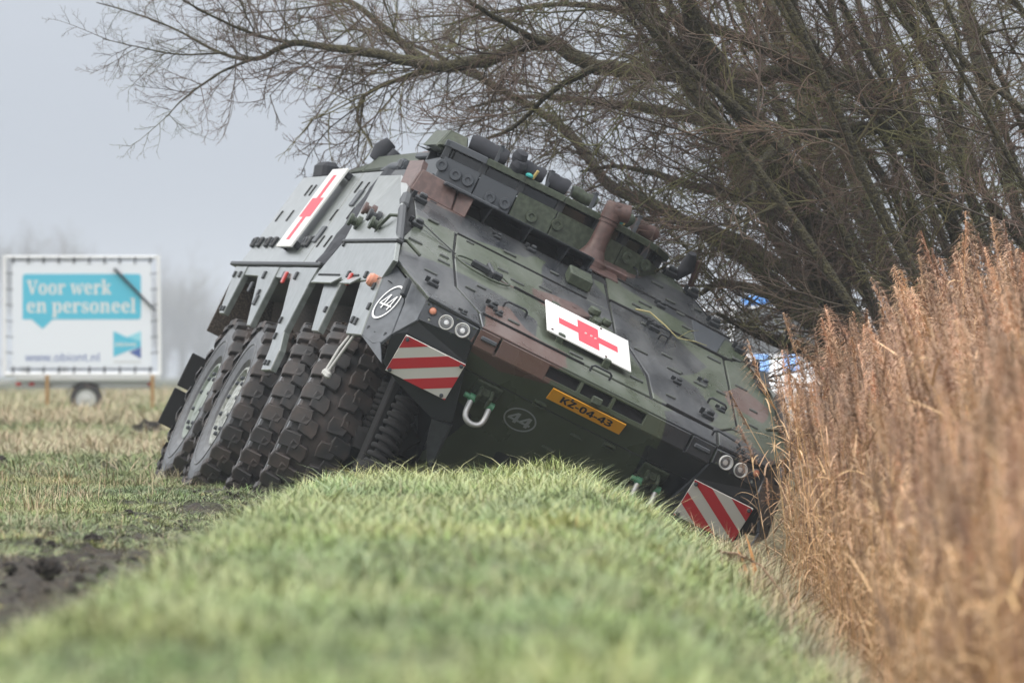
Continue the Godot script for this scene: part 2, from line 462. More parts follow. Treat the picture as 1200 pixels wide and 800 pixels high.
func tow_shackle(root: Node, u: float) -> void:
	var b := MB.new()
	var nn := Vector3(0, -0.76822, 0.64018)
	var tt := Vector3(0, 0.64018, 0.76822)
	var br := node(root, "tow_bracket", Transform3D(Basis(Vector3.RIGHT, tt, nn), F(u, 0.995)))
	b.box(Transform3D(Basis.IDENTITY, Vector3(0, 0.02, 0.01)), Vector3(0.18, 0.13, 0.02), 0.01)
	for s in [-1, 1]: b.box(Transform3D(Basis.IDENTITY, Vector3(s * 0.038, 0.0, 0.055)), Vector3(0.024, 0.10, 0.09), 0.012)
	b.box(Transform3D(Basis.IDENTITY, Vector3(0, 0.0, 0.04)), Vector3(0.06, 0.085, 0.06), 0.01)
	part(br, "lug", b.mesh(), M.green_paint)
	b = MB.new()
	for s in [-1, 1]: b.lathe(Transform3D(Basis(Vector3.BACK, PI / 2), Vector3(s * 0.064, -0.03, 0.075)), PackedVector2Array([Vector2(0, -0.022), Vector2(0.027, -0.022), Vector2(0.027, 0.022), Vector2(0, 0.022)]), 14)
	b.lathe(Transform3D(Basis(Vector3.BACK, PI / 2), Vector3(-0.10, -0.03, 0.075)), PackedVector2Array([Vector2(0, -0.02), Vector2(0.019, -0.02), Vector2(0.019, 0.02), Vector2(0, 0.02)]), 6)
	part(br, "shackle_pin", b.mesh(), M.pin_green)
	b = MB.new()
	var p := PackedVector3Array()
	var r := PackedFloat32Array()
	# the bow hangs along gravity, which the tipped hull turns sideways
	var down := br.transform.basis.inverse() * Vector3(-0.0, -1.0, 0.16).normalized()
	for i in 15:
		var a := PI * i / 14.0
		var q := Vector3(-0.064, -0.03, 0.075).lerp(Vector3(0.064, -0.03, 0.075), 0.5 - 0.5 * cos(a) * (1.0 + 0.25 * sin(a)))
		p.append(q + down * (0.155 * sqrt(maxf(0.0, sin(a)))))
		r.append(0.019)
	b.tube(p, r, 10)
	part(br, "shackle", b.mesh(), M.steel)

func oblong(root: Node, u: float, z: float, lng := 0.075, turn := 0.0, mt: Material = null) -> void:
	var b := MB.new()
	b.box(DX(u, z, 0.02, turn), Vector3(lng, 0.016, 0.024), 0.007)
	part(root, "tie_down_cleat", b.mesh(), mt if mt else M.cleat_paint)

func block(root: Node, u: float, z: float, s := 1.0, h0 := 0.012) -> void:
	var b := MB.new()
	b.box(DX(u, z, h0 + 0.015 * s), Vector3(0.075, 0.03, 0.06) * s, 0.006)
	b.box(DX(u + 0.008, z - 0.005, h0 + 0.04 * s), Vector3(0.045, 0.03, 0.04) * s, 0.008)
	b.bar(D(u - 0.045 * s, z, h0 + 0.012), D(u - 0.045 * s, z, h0 + 0.05 * s), 0.012, 0.03, Vector3.RIGHT)
	part(root, "lifting_block", b.mesh(), M.dark_paint)

func vehicle() -> void:
	var cam := Basis(Vector3.RIGHT, deg_to_rad(0.308))
	var rot := cam * Basis(Vector3.UP, deg_to_rad(10.170)) * Basis(Vector3.RIGHT, deg_to_rad(0.790)) * Basis(Vector3.BACK, deg_to_rad(-26.268))
	var root := thing("armoured_ambulance", "eight-wheeled camouflaged army ambulance tipped sideways into the ditch, red cross on its nose", "armoured vehicle", Transform3D(rot, Vector3(0, 0.78, 40) + cam * Vector3(-0.02005, -1.47558, -39.91975)))
	var b: MB
	# --- hull shell
	b = MB.new()
	var deck := PackedVector3Array()
	for q in [[-1.23, -0.10], [-0.85, -0.045], [0.85, -0.045], [1.23, -0.10], [1.43, -0.62], [1.42, -2.05], [1.33, -2.62], [1.2, -2.95], [1.09, -3.2], [0.95, -3.68], [0.82, -4.0], [-0.82, -4.0], [-1.0, -3.6], [-1.2, -3.0], [-1.28, -2.68], [-1.41, -1.05], [-1.44, -0.62]]:
		deck.append(D(q[0], q[1]))
	b.poly(deck, DN)
	part(root, "deck", b.mesh(), M.joint_black)
	b = MB.new()
	for s in [-1.0, 1.0]:
		# shoulder, inner wall, wheel-arch roof
		b.poly(P3([[s * 1.43, 1.496, -0.62], [s * 1.46, 1.62, -0.78], [s * 1.46, 1.62, -3.1], [s * 1.25, 2.2, -3.1], [s * 1.28, 2.12, -2.7], [s * 1.42, 1.925, -2.05]]), Vector3(s, 0.4, 0))
		b.quad(Vector3(s * 1.44, 1.36, -0.5), Vector3(s * 1.44, 1.36, -7.75), Vector3(s * 0.98, 1.30, -7.75), Vector3(s * 0.98, 1.30, -0.5), Vector3.DOWN)
		b.quad(Vector3(s * 0.7, 0.45, -0.95), Vector3(s * 0.7, 0.45, -7.8), Vector3(s * 0.98, 0.95, -7.8), Vector3(s * 0.98, 0.95, -0.75), Vector3(s, -0.6, 0))
		b.quad(Vector3(s * 0.85, 1.2, -0.06), Vector3(s * 0.7, 0.45, -0.95), Vector3(s * 0.98, 0.95, -0.75), Vector3(s * 0.98, 1.3, -0.5), Vector3(s, 0, 0.4))
	b.quad(Vector3(-0.7, 0.45, -0.95), Vector3(0.7, 0.45, -0.95), Vector3(0.7, 0.45, -7.8), Vector3(-0.7, 0.45, -7.8), Vector3.DOWN)
	b.poly(P3([[-0.7, 0.45, -7.8], [0.7, 0.45, -7.8], [0.98, 0.95, -7.8], [1.4, 1.48, -8.2], [1.25, 2.29, -8.2], [-1.25, 2.29, -8.2], [-1.4, 1.48, -8.2], [-0.98, 0.95, -7.8]]), Vector3(0, 0, -1))
	b.quad(Vector3(-0.82, 2.5, -3.98), Vector3(0.82, 2.5, -3.98), Vector3(0.95, 2.45, -8.2), Vector3(-0.95, 2.45, -8.2), Vector3.UP)
	for s in [-1.0, 1.0]:
		b.quad(Vector3(s * 0.95, 2.45, -8.2), Vector3(s * 0.9, 2.48, -4.3), Vector3(s * 1.25, 2.29, -4.2), Vector3(s * 1.25, 2.29, -8.2), Vector3(s, 1, 0))
		b.poly(P3([[s * 1.0, 2.39, -3.6], [s * 0.82, 2.51, -4.0], [s * 0.9, 2.48, -4.3], [s * 1.25, 2.29, -4.25], [s * 1.33, 2.18, -3.86], [s * 1.25, 2.2, -3.1]]), Vector3(s, 1, 0))
	part(root, "hull", b.mesh(), M.dark_paint)
	b = MB.new()
	for s in [-1.0, 1.0]: b.quad(Vector3(s * 0.975, 0.93, -0.8), Vector3(s * 0.975, 0.93, -7.78), Vector3(s * 1.12, 1.40, -7.78), Vector3(s * 1.12, 1.40, -0.8), Vector3(s, 0, 0))
	for s in [-1.0, 1.0]: b.box(Transform3D(Basis.IDENTITY, Vector3(s * 1.2, 1.15, -7.82)), Vector3(0.5, 0.5, 0.03))
	part(root, "muddy_wheel_housing", b.mesh(), M.mud)
	# --- deck panels: raised plates with open joints between them
	var g := 0.008
	var panels := [
		[[-0.84, -0.05], [0.84, -0.05], [0.86, -0.335], [-0.85, -0.335]],
		[[-1.22, -0.11], [-0.86, -0.055], [-0.865, -0.34], [-1.015, -0.68], [-1.0, -1.49], [-1.26, -1.76], [-1.385, -1.2], [-1.43, -0.62]],
		[[1.22, -0.11], [0.86, -0.055], [0.88, -0.36], [1.055, -0.68], [1.10, -2.30], [1.34, -2.58], [1.41, -2.0], [1.42, -0.62]],
		[[-0.84, -0.352], [0.385, -0.40], [0.39, -0.90], [0.295, -1.36], [-0.985, -1.40], [-0.995, -0.69]],
		[[0.41, -0.40], [0.86, -0.375], [1.04, -0.69], [1.085, -2.32], [0.23, -2.335], [0.215, -1.38], [0.31, -1.38], [0.41, -0.91]],
		[[-0.98, -1.42], [0.2, -1.38], [0.205, -2.05], [-0.94, -2.05], [-0.98, -1.5]],
		[[-1.25, -1.79], [-0.995, -1.52], [-0.955, -2.07], [0.205, -2.07], [0.21, -2.72], [-1.24, -2.72]],
		[[0.23, -2.36], [1.10, -2.36], [1.32, -2.62], [1.19, -2.95], [0.24, -3.03]],
		[[0.2, -3.05], [1.18, -2.97], [1.08, -3.2], [0.94, -3.66], [0.8, -3.97], [0.3, -3.9], [0.1, -3.3]],
	]
	var lift := [0.012, 0.016, 0.016, 0.014, 0.014, 0.016, 0.012, 0.013, 0.012]
	for i in panels.size():
		var p := PackedVector3Array()
		for q in panels[i]: p.append(D(q[0], q[1], lift[i]))
		b = MB.new()
		b.plate(p, DN, 0.03, g * 0.7)
		part(root, "deck_panel", b.mesh(), M.camouflage_paint)
	# dark rails along the deck steps
	for e in [[0.22, -2.345, 1.16, -2.345], [0.2, -3.035, 1.2, -2.955], [-0.94, -2.06, 0.03, -2.06], [-0.55, -1.41, 0.2, -1.38], [-0.83, -0.343, -0.1, -0.345], [0.5, -0.385, 0.84, -0.36]]:
		b = MB.new()
		b.bar(D(e[0], e[1], 0.014), D(e[2], e[3], 0.014), 0.012, 0.022, DN, 0.003)
		part(root, "joint_strip", b.mesh(), M.joint_black)
	b = MB.new()
	b.plate(PackedVector3Array([D(0.88, -2.37, 0.02), D(1.04, -2.37, 0.02), D(1.16, -2.90, 0.02), D(0.90, -2.95, 0.02)]), DN, 0.02, 0.004)
	part(root, "grey_deck_patch", b.mesh(), M.grey_paint)
	for q in [[-1.28, -1.3], [-1.06, -1.48], [-1.07, -1.28], [-1.08, -1.12], [-1.19, -0.71], [-0.9, -0.79], [-0.85, -1.98], [-0.54, -2.22], [-0.52, -1.56], [-1.12, -2.05], [-0.81, -0.97], [0.52, -2.71], [0.67, -3.44], [0.63, -1.32], [0.85, -1.34], [0.39, -1.39], [0.6, -1.61], [0.84, -2.64], [0.81, -2.93], [0.94, -0.9], [0.99, -1.36], [0.66, -1.36], [1.03, -0.58], [0.82, -1.3], [0.44, -2.55], [0.5, -2.15], [-0.3, -1.75], [-0.62, -1.68], [0.05, -1.62], [-0.2, -2.3], [0.55, -0.62], [-0.6, -0.5], [-0.15, -0.46], [0.3, -0.62], [0.98, -3.3], [0.75, -3.15], [1.2, -2.45], [1.0, -2.14], [1.17, -1.75], [1.22, -1.3], [1.18, -0.9]]:
		oblong(root, q[0], q[1], 0.055 + fmod(absf(q[0] * 7.3), 0.05))
	for q in [[-1.19, -0.41, 1.0], [-0.75, -0.61, 0.9], [-0.71, -0.5, 0.7], [-1.26, -1.71, 1.1], [-1.21, -2.42, 1.2], [0.81, -0.56, 1.1], [0.63, -1.05, 0.8], [0.85, -1.36, 0.8], [0.94, -0.9, 0.7], [0.54, -2.14, 1.1], [0.65, -2.86, 0.9], [0.8, -3.9, 1.3], [0.95, -3.62, 1.2], [1.25, -2.72, 1.2], [1.32, -2.45, 1.2], [1.36, -2.15, 1.2], [1.08, -3.1, 1.1], [-0.98, -0.1, 0.6], [1.02, -0.12, 0.6], [-0.36, -2.6, 0.9], [0.07, -2.72, 0.9], [-0.62, -2.5, 0.7]]:
		block(root, q[0], q[1], q[2])
	# handles: bent rods standing on the deck
	for e in [[-0.66, -0.78, -0.5, -0.8], [0.56, -1.95, 0.62, -1.95], [0.5, -2.14, 0.66, -2.13], [0.37, -3.6, 0.5, -3.35], [0.85, -0.95, 0.97, -0.93], [-0.06, -0.28, 0.08, -0.28], [0.82, -0.21, 1.0, -0.14]]:
		b = MB.new()
		var a0 := D(e[0], e[1], 0.0); var a1 := D(e[2], e[3], 0.0)
		b.tube(PackedVector3Array([a0, a0 + DN * 0.045, a0.lerp(a1, 0.12) + DN * 0.058, a0.lerp(a1, 0.88) + DN * 0.058, a1 + DN * 0.045, a1]), PackedFloat32Array([0.008, 0.008, 0.008, 0.008, 0.008, 0.008]), 8)
		part(root, "grab_handle", b.mesh(), M.dark_paint)
	# tool stowed in an oval bracket on the left of the deck
	b = MB.new()
	var loop := PackedVector3Array()
	var lr := PackedFloat32Array()
	for i in 25:
		var a := TAU * i / 24
		loop.append(D(-0.79 + cos(a) * 0.19 + sin(a) * 0.03, -1.35 + sin(a) * 0.13, 0.035)); lr.append(0.007)
	b.tube(loop, lr, 6)
	part(root, "oval_bracket", b.mesh(), M.green_paint)
	b = MB.new()
	b.bar(D(-0.88, -1.36, 0.05), D(-0.66, -1.32, 0.05), 0.035, 0.05, DN, 0.012)
	b.bar(D(-0.76, -1.45, 0.05), D(-0.73, -1.26, 0.05), 0.03, 0.06, DN, 0.01)
	part(root, "stowed_tool", b.mesh(), M.dark_paint)
	b = MB.new()
	b.tube(PackedVector3Array([D(-1.24, -1.74, 0.05), D(-1.1, -1.62, 0.03), D(-0.98, -1.49, 0.02)]), PackedFloat32Array([0.005, 0.005, 0.005]), 6)
	part(root, "cable", b.mesh(), M.dark_paint)
	# small box with sloping lid beside the hood
	b = MB.new()
	b.box(DX(-0.03, -2.33, 0.055), Vector3(0.17, 0.085, 0.2), 0.01)
	part(root, "periscope_box", b.mesh(), M.green_paint)
	b = MB.new()
	b.lathe(DX(-0.12, -1.49, 0.012), PackedVector2Array([Vector2(0.125, 0), Vector2(0.125, 0.03), Vector2(0.115, 0.042), Vector2(0.02, 0.046), Vector2(0.02, 0.05), Vector2(0, 0.05)]), 32)
	part(root, "round_cap", b.mesh(), M.brown_paint)
	b = MB.new()
	b.bar(D(-0.27, -1.42, 0.03), D(-0.2, -1.45, 0.03), 0.05, 0.03, DN)
	b.box(DX(0.03, -1.38, 0.05), Vector3(0.06, 0.09, 0.13), 0.012)
	b.lathe(DX(0.0, -1.43, 0.08), PackedVector2Array([Vector2(0.03, 0), Vector2(0.045, 0.02), Vector2(0.04, 0.05), Vector2(0, 0.06)]), 14)
	b.lathe(DX(0.10, -1.40, 0.06), PackedVector2Array([Vector2(0.025, 0), Vector2(0.035, 0.02), Vector2(0.03, 0.045), Vector2(0, 0.05)]), 14)
	b.bar(D(0.02, -1.3, 0.05), D(0.1, -1.48, 0.08), 0.03, 0.03, DN)
	part(root, "hatch_lock", b.mesh(), M.green_paint)
	# --- red cross plate leaning on the deck
	var cp := node(root, "red_cross_plate", DX(-0.07, -0.855, 0.075) * Transform3D(Basis(Vector3.RIGHT, 0.06), Vector3.ZERO))
	b = MB.new()
	b.box(Transform3D.IDENTITY, Vector3(0.61, 0.012, 0.61), 0.003)
	part(cp, "panel", b.mesh(), M.sign_white)
	b = MB.new()
	var y := 0.0076
	for q in [[-0.215, -0.058, 0.215, 0.058], [-0.075, -0.21, 0.075, -0.058], [-0.075, 0.058, 0.075, 0.21]]:
		b.plate(PackedVector3Array([Vector3(q[0], y, q[1]), Vector3(q[2], y, q[1]), Vector3(q[2], y, q[3]), Vector3(q[0], y, q[3])]), Vector3.UP, 0.001, 0.0)
	part(cp, "red_cross", b.mesh(), M.cross_red)
	for q in [[-0.27, 0.26], [0.12, 0.27], [0.1, -0.26], [-0.02, 0.0], [0.02, 0.0], [0.05, 0.01]]:
		b = MB.new()
		b.lathe(Transform3D(Basis.IDENTITY, Vector3(q[0], 0.007, q[1])), PackedVector2Array([Vector2(0.009, 0), Vector2(0.008, 0.006), Vector2(0, 0.007)]), 8)
		part(cp, "screw", b.mesh(), M.brown_paint if absf(q[1]) > 0.1 else M.reflector_white)
	for q in [[-0.2, 0.27], [0.13, 0.33], [-0.25, -0.2], [0.22, -0.25]]:
		b = MB.new()
		b.box(DX(-0.07 + q[0], -0.855 + q[1], 0.04), Vector3(0.05, 0.07, 0.04), 0.005)
		part(root, "plate_bracket", b.mesh(), M.green_paint)
	# --- fascia: headlamp housings, centre band with three air slots
	for s in [-1.0, 1.0]:
		b = MB.new()
		b.plate(P3([[s * 0.855, 1.31, -0.03], [s * 1.222, 1.335, -0.12], [s * 1.24, 1.19, -0.09], [s * 0.86, 1.215, -0.035]]), Vector3(s * 0.2, 0.0, 1), 0.05, 0.006)
		b.plate(P3([[s * 0.855, 1.31, -0.045], [s * 1.222, 1.335, -0.13], [s * 1.23, 1.35, -0.15], [s * 0.857, 1.335, -0.07]]), Vector3(0, 1, 0.6), 0.02, 0.0)
		part(root, "headlamp_housing", b.mesh(), M.camouflage_paint)
		b = MB.new()
		b.poly(P3([[s * 0.86, 1.215, -0.04], [s * 1.24, 1.19, -0.10], [s * 1.327, 1.042, -0.134], [s * 1.247, 1.092, -0.108], [s * 0.83, 1.088, -0.112]]), Vector3(0, -0.8, 0.6))
		b.poly(P3([[s * 0.855, 1.2, -0.04], [s * 0.83, 1.088, -0.115], [s * 0.72, 0.689, -0.60], [s * 0.76, 0.6, -0.72], [s * 0.84, 1.21, -0.06]]), Vector3(s, 0, 0.3))
		part(root, "housing_underside", b.mesh(), M.dark_paint)
		b = MB.new()
		b.plate(P3([[s * 0.82, 1.087, -0.112], [s * 1.247, 1.091, -0.110], [s * 1.328, 1.042, -0.136], [s * 1.277, 0.86, -0.233], [s * 1.152, 0.794, -0.268], [s * 0.832, 0.689, -0.324], [s * 0.70, 0.72, -0.307]]), Vector3(0, -0.4695, 0.8829), 0.03, 0.004)
		part(root, "hazard_backing", b.mesh(), M.dark_paint)
		b = MB.new()
		b.plate(P3([[s * 0.83, 0.69, -0.34], [s * 0.70, 0.70, -0.34], [s * 0.655, 0.42, -0.62], [s * 0.70, 0.45, -0.60], [s * 0.775, 0.56, -0.48]]), Vector3(s * 0.5, -0.4, 0.7), 0.03, 0.004)
		part(root, "lower_corner_plate", b.mesh(), M.bevel_paint)
		var fr := Vector3(s * 0.2, 0.0, 1).normalized()
		for q in [[1.056, 1.256, 0.044, "headlight", ""], [0.945, 1.256, 0.044, "headlight", ""], [1.16, 1.285, 0.026, "indicator_lamp", "orange_lens"], [1.157, 1.222, 0.014, "marker_lamp", "hub_white"]]:
			var zz: float = -0.03 - (q[0] - 0.855) * 0.235 + 0.004
			var bx := Basis(Vector3.UP.cross(fr).normalized(), Vector3.UP, fr)
			lamp(root, q[3], Transform3D(bx, Vector3(s * q[0], q[1], zz)), q[2], M[q[4]] if q[4] else null)
		for q in [[0.885, 1.3], [0.89, 1.225], [1.0, 1.305], [1.0, 1.208], [1.2, 1.315], [1.21, 1.205], [1.11, 1.225]]:
			b = MB.new()
			b.lathe(Transform3D(Basis(Vector3.RIGHT, PI / 2), Vector3(s * q[0], q[1], -0.03 - (q[0] - 0.855) * 0.235)), PackedVector2Array([Vector2(0.008, 0), Vector2(0.007, 0.007), Vector2(0, 0.008)]), 8)
			part(root, "rivet", b.mesh(), M.green_paint)
		hazard_board(root, s)
		tow_shackle(root, s * 0.60)
		# slot handle on the fascia
		b = MB.new()
		b.box(Transform3D(Basis.IDENTITY, Vector3(s * 0.765, 1.268, -0.032)), Vector3(0.11, 0.028, 0.02), 0.008)
		part(root, "recessed_handle", b.mesh(), M.grey_paint)
	b = MB.new()
	for q in [[-0.845, -0.705], [-0.69, -0.345], [0.35, 0.665], [0.68, 0.845]]:
		b.plate(P3([[q[0], 1.2, -0.045], [q[1], 1.2, -0.045], [q[1], 1.318, -0.03], [q[0], 1.318, -0.03]]), Vector3(0, -0.1, 1), 0.05, 0.004)
	b.plate(P3([[-0.345, 1.304, -0.032], [0.35, 1.304, -0.032], [0.35, 1.32, -0.03], [-0.345, 1.32, -0.03]]), Vector3(0, 0, 1), 0.2, 0.002)
	b.plate(P3([[-0.345, 1.2, -0.045], [0.35, 1.2, -0.045], [0.35, 1.232, -0.04], [-0.345, 1.232, -0.04]]), Vector3(0, 0, 1), 0.2, 0.003)
	for u in [-0.11, 0.12]: b.plate(P3([[u - 0.012, 1.232, -0.04], [u + 0.012, 1.232, -0.04], [u + 0.012, 1.304, -0.034], [u - 0.012, 1.304, -0.034]]), Vector3(0, 0, 1), 0.2, 0.002)
	part(root, "fascia_band", b.mesh(), M.camouflage_paint)
	b = MB.new()
	b.quad(Vector3(-0.36, 1.19, -0.22), Vector3(0.36, 1.19, -0.22), Vector3(0.36, 1.32, -0.22), Vector3(-0.36, 1.32, -0.22), Vector3(0, 0, 1))
	b.box(Transform3D(Basis.IDENTITY, Vector3(0, 1.26, -0.14)), Vector3(1.6, 0.1, 0.12), 0)
	part(root, "air_slot_recess", b.mesh(), M.joint_black)
	b = MB.new()
	b.box(Transform3D(Basis.IDENTITY, Vector3(0.02, 1.235, -0.03)), Vector3(0.07, 0.05, 0.05), 0.006)
	part(root, "plate_lamp", b.mesh(), M.green_paint)
	# --- lower front plate
	b = MB.new()
	b.plate(PackedVector3Array([F(-0.85, 1.198), F(0.85, 1.198), F(0.80, 0.9), F(0.68, 0.42), F(-0.68, 0.42), F(-0.80, 0.9)]), Vector3(0, -0.76822, 0.64018), 0.04, 0.004)
	part(root, "lower_front_plate", b.mesh(), M.camouflage_paint)
	var fb := Basis(Vector3.RIGHT, Vector3(0, 0.64018, 0.76822), Vector3(0, -0.76822, 0.64018))
	var np := node(root, "number_plate", Transform3D(fb, F(0.0, 1.162, 0.012)))
	b = MB.new()
	b.box(Transform3D.IDENTITY, Vector3(0.525, 0.112, 0.008), 0.003)
	part(np, "yellow_plate", b.mesh(), M.plate_yellow)
	letters(np, "registration", "KZ-04-43", 0.083, M.black_print, Transform3D(Basis.IDENTITY.scaled(Vector3(1.12, 1, 1)), Vector3(0, 0, 0.0055)), "Droid Sans", true)
	b = MB.new()
	b.lathe(Transform3D(Basis(Vector3.RIGHT, PI / 2), Vector3(-0.115, 0.044, 0.004)), PackedVector2Array([Vector2(0.008, 0), Vector2(0.008, 0.004), Vector2(0, 0.006)]), 8)
	part(np, "plate_screw", b.mesh(), M.grey_paint)
	var em := node(root, "unit_number", Transform3D(fb, F(-0.31, 0.935, 0.003)))
	part(em, "circle", ring_mesh(0.108, 0.011, 0.0015), M.grey_print)
	letters(em, "figures", "44", 0.125, M.grey_print, Transform3D(Basis.IDENTITY.scaled(Vector3(1.15, 1.1, 1)), Vector3(0, 0, 0.001)), "Droid Sans", true)
	for q in [[-0.27, 1.085], [0.26, 1.045], [-0.05, 0.86], [0.05, 1.0]]:
		b = MB.new()
		b.box(Transform3D(fb, F(q[0], q[1], 0.012)), Vector3(0.085, 0.012, 0.025), 0.003)
		if q[1] > 1.02: b.box(Transform3D(fb, F(q[0], q[1] - 0.022, 0.012)), Vector3(0.085, 0.012, 0.025), 0.003)
		part(root, "step_lug", b.mesh(), M.green_paint)
	b = MB.new()
	b.bar(F(-0.80, 1.06, 0.002), F(0.80, 1.06, 0.002), 0.004, 0.006, Vector3.UP, 0.0)
	part(root, "weld_seam", b.mesh(), M.joint_black)
	# --- bevel plates beside the nose with the unit number
	for s in [-1.0, 1.0]:
		var nb := Vector3(s * 0.83722, 0.30334, 0.45501)
		b = MB.new()
		b.plate(P3([[s * 1.442, 1.487, -0.651], [s * 1.352, 1.412, -0.434], [s * 1.325, 1.261, -0.284], [s * 1.327, 1.042, -0.142], [s * 1.362, 0.965, -0.155], [s * 1.401, 0.939, -0.209], [s * 1.465, 0.965, -0.35], [s * 1.465, 1.38, -0.62]]), nb, 0.02, 0.004)
		part(root, "front_side_plate", b.mesh(), M.bevel_paint)
		b = MB.new()
		b.plate(P3([[s * 1.35, 1.415, -0.424], [s * 1.306, 1.412, -0.347], [s * 1.224, 1.335, -0.125], [s * 1.232, 1.186, -0.075], [s * 1.325, 1.042, -0.128], [s * 1.32, 1.262, -0.272]]), Vector3(s * 0.8, 0.2, 0.55), 0.015, 0.003)
		part(root, "nose_corner_plate", b.mesh(), M.bevel_paint)
		b = MB.new()
		b.plate(P3([[s * 1.465, 0.962, -0.35], [s * 1.365, 0.962, -0.16], [s * 1.323, 0.844, -0.02]]), nb, 0.012, 0.002)
		part(root, "fender_tip", b.mesh(), M.bevel_paint)
		b = MB.new()
		var q0 := Vector3(s * 1.335, 1.345, -0.30) + nb * 0.02
		b.bar(q0 + Vector3(0, 0.06, -0.03), q0 - Vector3(0, 0.06, -0.05), 0.03, 0.05, nb, 0.008)
		part(root, "side_grip", b.mesh(), M.dark_paint)
		if s < 0:
			var xx := (Vector3(0.45501, 0, 0.83722)).normalized()
			var yy := nb.cross(xx).normalized()
			var sn := node(root, "unit_number", Transform3D(Basis(xx * 0.72, yy * 1.1, nb), Vector3(-1.398, 1.225, -0.388) + nb * 0.003))
			part(sn, "circle", ring_mesh(0.125, 0.013, 0.002), M.white_print)
			letters(sn, "figures", "44", 0.13, M.white_print, Transform3D(Basis.IDENTITY.scaled(Vector3(1.25, 1.1, 1)), Vector3(0, 0, 0.001)), "Droid Sans", false)
		for q in [[1.40, 1.0, -0.28], [1.44, 1.02, -0.36], [1.35, 1.02, -0.19]]:
			b = MB.new()
			b.box(Transform3D(Basis(nb.cross(Vector3.UP).normalized(), Vector3.UP, nb), Vector3(s * q[0], q[1], q[2]) + nb * 0.006), Vector3(0.02, 0.035, 0.014), 0.004)
			part(root, "rivet", b.mesh(), M.dark_paint)
		side(root, s)
	upper_works(root)
	# --- running gear
	for i in 4:
		var zz: float = [-1.72, -3.02, -5.0, -6.52][i]
		var vy: float = [0.395, 0.375, 0.365, 0.365][i]
		var st: float = [0.13, 0.125, 0.0, 0.0][i]
		make_wheel(root, Vector3(-1.235, vy, zz), st * -1.0, 1.0, "hub_white" if i == 2 else "hub_grey", ["foremost left-hand wheel with muddy tread", "second left-hand wheel", "third left-hand wheel with a whitish hub", "rearmost left-hand wheel"][i])
		make_wheel(root, Vector3(1.235, vy, zz), st * -1.0, -1.0, "hub_grey")
		for s in [-1.0, 1.0]:
			b = MB.new()
			b.bar(Vector3(s * 0.6, 0.52, zz), Vector3(s * 1.08, vy, zz), 0.16, 0.12, Vector3.BACK, 0.02)
			b.bar(Vector3(s * 0.65, 0.75, zz + 0.16), Vector3(s * 1.05, vy + 0.14, zz), 0.09, 0.08, Vector3.BACK, 0.02)
			b.bar(Vector3(s * 0.6, 0.4, zz - 0.2), Vector3(s * 1.05, vy - 0.12, zz), 0.09, 0.08, Vector3.BACK, 0.02)
			b.lathe(Transform3D(Basis(Vector3.BACK, PI / 2), Vector3(s * 1.05, vy, zz)), PackedVector2Array([Vector2(0, -0.1), Vector2(0.2, -0.1), Vector2(0.2, 0.1), Vector2(0, 0.1)]), 20)
			part(root, "axle_arm", b.mesh(), M.joint_black)
	for q in [[-0.945, 0.75, -0.75, -0.965, 0.25, -0.68, 0.074], [-1.02, 0.80, -1.15, -1.03, 0.45, -1.1, 0.06], [0.945, 0.75, -0.75, 0.965, 0.25, -0.68, 0.074]]:
		b = MB.new()
		var pa := Vector3(q[0], q[1], q[2])
		var pb := Vector3(q[3], q[4], q[5])
		var ay := (pa - pb).normalized()
		var axx := ay.cross(Vector3.BACK).normalized()
		var azz := axx.cross(ay)
		var hp := PackedVector3Array()
		var hr := PackedFloat32Array()
		for i in 161:
			var a := TAU * i / 18.0
			hp.append(pb.lerp(pa, i / 160.0) + (axx * cos(a) + azz * sin(a)) * q[6]); hr.append(0.019)
		b.tube(hp, hr, 8)
		part(root, "coil_spring", b.mesh(), M.joint_black)
		b = MB.new()
		b.lathe(Transform3D(Basis(axx, ay, azz), pb), PackedVector2Array([Vector2(0.0, -0.12), Vector2(0.07, -0.12), Vector2(0.11, -0.02), Vector2(0.11, 0.01), Vector2(0.055, 0.02), Vector2(0.055, 0.3), Vector2(0.07, 0.3), Vector2(0.07, (pa - pb).length())]), 18)
		part(root, "shock_absorber", b.mesh(), M.joint_black)
	for s in [-1.0, 1.0]:
		b = MB.new()
		b.plate(P3([[s * 0.72, 0.69, -0.58], [s * 0.98, 0.95, -0.62], [s * 1.05, 1.2, -0.5], [s * 0.85, 1.2, -0.3]]), Vector3(s, 0, 0.5), 0.03, 0.0)
		b.bar(Vector3(s * 1.06, 0.85, -0.85), Vector3(s * 1.0, -0.05, -0.95), 0.2, 0.05, Vector3(s, 0, 0), 0.01)
		b.bar(Vector3(s * 0.78, 0.6, -0.9), Vector3(s * 1.0, 0.2, -1.2), 0.12, 0.08, Vector3.BACK, 0.01)
		part(root, "suspension_bracket", b.mesh(), M.joint_black)

